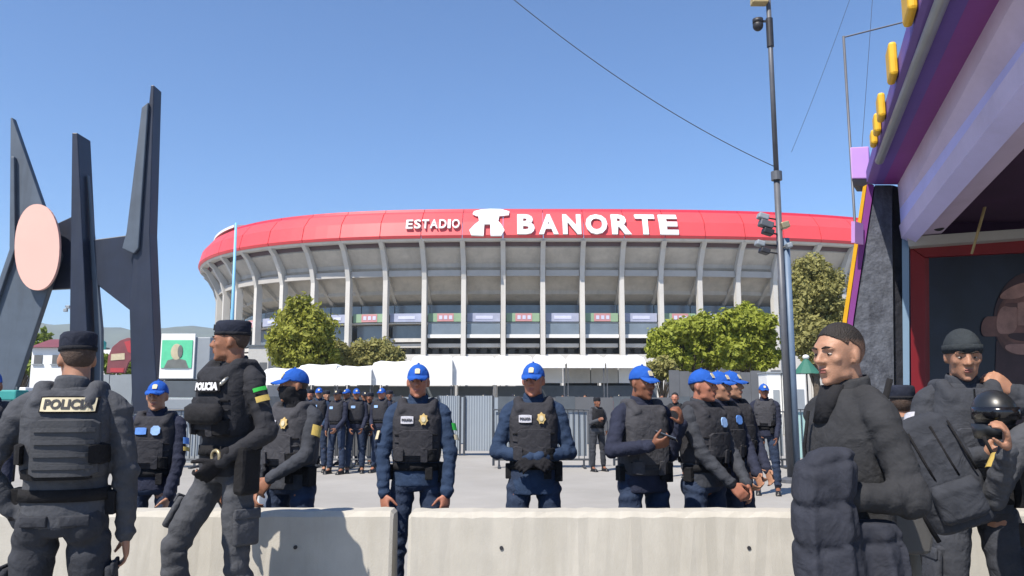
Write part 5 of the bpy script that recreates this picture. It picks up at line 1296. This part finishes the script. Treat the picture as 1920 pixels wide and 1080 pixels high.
mb = MB(); mb.tube([(-.07, .02, z1_), (-.09, .0, z1_ + .18), (-.05, -.02, z1_ + .34)], .012, 7); mb.build('carry_strap', M['strap'], fb, True)
# phone in the hand of the officer
w, d, pn, th, cu = h5[-1]
ph = thing('mobile_phone', 'dark mobile phone in the hand of the capped officer', 'phone')
mx = t5.matrix_basis @ Matrix.Scale(s5, 4)
pw = Matrix.Translation((at(1203, 5.5), 5.5, 0)) @ Matrix.Rotation(R(20), 4, 'Z') @ Matrix.Scale(s5, 4)
c = pw @ (w + d.normalized() * .10 + pn.normalized() * .03 + V((0, 0, .02))); ph.location = c; ph.rotation_euler = (R(20), R(15), R(70))
mb = MB(); mb.box((0, 0, 0), (.072, .15, .009)); mb.build('case', M['phone'], ph, bevel=.003)
mb = MB(); mb.box((0, 0, .006), (.064, .138, .002)); mb.build('screen', M['glass_blue'], ph)

# ---- officers far behind, left of the middle
GF = 'officers standing far back by the steel barriers'
fars = [(598, 16.6, 1.70, 'navy_shirt', 'cap_blue', ('ball',), 8, 'far officer in royal blue cap just right of the masked officer'),
        (634, 16.2, 1.66, 'navy_dark', 'cap_navy', ('ball',), -20, 'far officer in pale cap second from the masked officer'),
        (668, 16.4, 1.68, 'navy_dark', 'cap_blue', ('ball',), 12, 'far officer in bright blue cap in the middle of the far line'),
        (694, 16.9, 1.60, 'charcoal', 'cap_navy', ('patrol',), -8, 'far bareheaded looking officer in dark cap near the line officer with hanging hands'),
        (716, 16.5, 1.69, 'navy_dark', 'cap_blue', ('ball',), -14, 'far officer in blue cap closest to the officer with hanging hands'),
        (612, 18.2, 1.66, 'navy_dark', 'cap_navy', ('patrol',), 25, 'far officer in dark cap half hidden behind the first two far officers'),
        (651, 18.4, 1.70, 'charcoal', 'cap_blue', ('ball',), -30, 'far charcoal clad officer in blue cap behind the middle of the far line'),
        (683, 18.6, 1.65, 'navy_dark', 'cap_navy', ('ball',), 18, 'far officer in navy cap at the back of the far line'),
        (730, 18.3, 1.66, 'charcoal', 'cap_navy', ('patrol',), 10, 'far charcoal clad officer beside the elbow of the officer with hanging hands'),
        (582, 18.0, 1.68, 'navy_dark', 'cap_navy', ('patrol',), 0, 'far officer half hidden behind the masked officer')]
for q, (u, Y, H, jk, cc, kd, rz, lab) in enumerate(fars):
    person(lab, at(u, Y), Y, R(rz), H, skin=('tan', 'brown', 'brown', 'deep', 'ruddy')[q % 5], jacket=jk, trousers='navy_trousers', vest='vest_dark', cap=(kd[0], cc), detail=0, vox=.012, chest='patch_skyblue' if q != 3 else None, badge=None, group=GF,
           armL=((.5, -1.3), (-.5, -.7 - .1 * (q % 5)), None), armR=((-.5, -1.3), (.5, -1.2 + .15 * (q % 5)), None))
person('lone dark clad officer beyond the barriers, right of the officer with joined hands', at(1119, 16.8), 16.8, R(25), 1.50, skin='deep', jacket='charcoal', trousers='charcoal_b', vest='blacksoft', cap=('patrol', 'cap_black'), detail=0, vox=.012, badge=None, chest=None,
       armL=((.4, -1.3), (-.5, -.7), None), armR=((-.5, -1.2), (.2, .3), None))
person('dark clad onlooker partly hidden between phone officer and the group of three', at(1266, 15.6), 15.6, R(-20), 1.60, skin='ruddy', jacket='blackcloth', trousers='charcoal_b', vest='blacksoft', cap=('short',), detail=0, vox=.012, badge=None, chest=None)
# ---- visitors under the tents: three prototypes, copied
GV = 'visitors under the market tents'
pr_ = []
for q, (jk, cp, sk) in enumerate([('charcoal', ('short',), 'brown'), ('redframe', ('short',), 'tan'), ('patch_white', ('ball', 'cap_navy'), 'tan')]):
    t, *_ = person('visitor', 0, 0, 0, (1.68, 1.62, 1.7)[q], skin=sk, jacket=jk, trousers='charcoal_b', vest=None, cap=cp, detail=0, vox=.014, badge=None, chest=None, belt=False, boots=True, group=GV); pr_.append(t)
rs = np.random.RandomState(5)
vis_ = [(640, 36), (702, 38), (738, 37), (752, 39), (820, 36), (838, 38), (858, 37), (884, 39), (908, 36), (922, 37), (944, 38), (962, 36), (1055, 36), (1088, 37), (1062, 40), (1098, 34), (1146, 38), (1162, 36), (1240, 35), (1256, 37)]
used = set(); cnt = {}
for q, (u, Y) in enumerate(vis_):
    k = q % 3; c = pr_[k] if k not in used else copy_tree(pr_[k]); used.add(k)
    c.location = (at(u, Y), Y, 0); c.rotation_euler = (0, 0, R(rs.uniform(-80, 80)))
    kind_ = ['dark jacketed visitor', 'red clad visitor', 'pale shirted visitor in dark cap'][k]
    zone = 0 if u < 784 else 1 if u < 1000 else 2 if u < 1200 else 3
    cnt[(k, zone)] = cnt.get((k, zone), 0) + 1
    place = ['near the masked officer', 'between the two middle officers', 'left of the phone officer', 'right of the phone officer'][zone]
    c['label'] = ('first ', 'second ', 'third ', 'fourth ')[cnt[(k, zone)] - 1] + kind_ + ' from the left ' + place

# ------------------------------------------------------------------ air: pale haze that fades the far hills
hz = MB(); hz.box((0, 1700, 144), (7000, 3900, 290)); me = hz.mesh('haze')
m = bpy.data.materials.new('haze_air'); m.use_nodes = True; nt = m.node_tree; nt.nodes.clear()
mo = nt.nodes.new('ShaderNodeOutputMaterial'); pv = nt.nodes.new('ShaderNodeVolumePrincipled')
pv.inputs['Color'].default_value = (.74, .85, .96, 1); pv.inputs['Density'].default_value = 1.8e-4; pv.inputs['Anisotropy'].default_value = .1
nt.links.new(pv.outputs[0], mo.inputs['Volume'])
o = link('haze', me, m); o['kind'] = 'stuff'
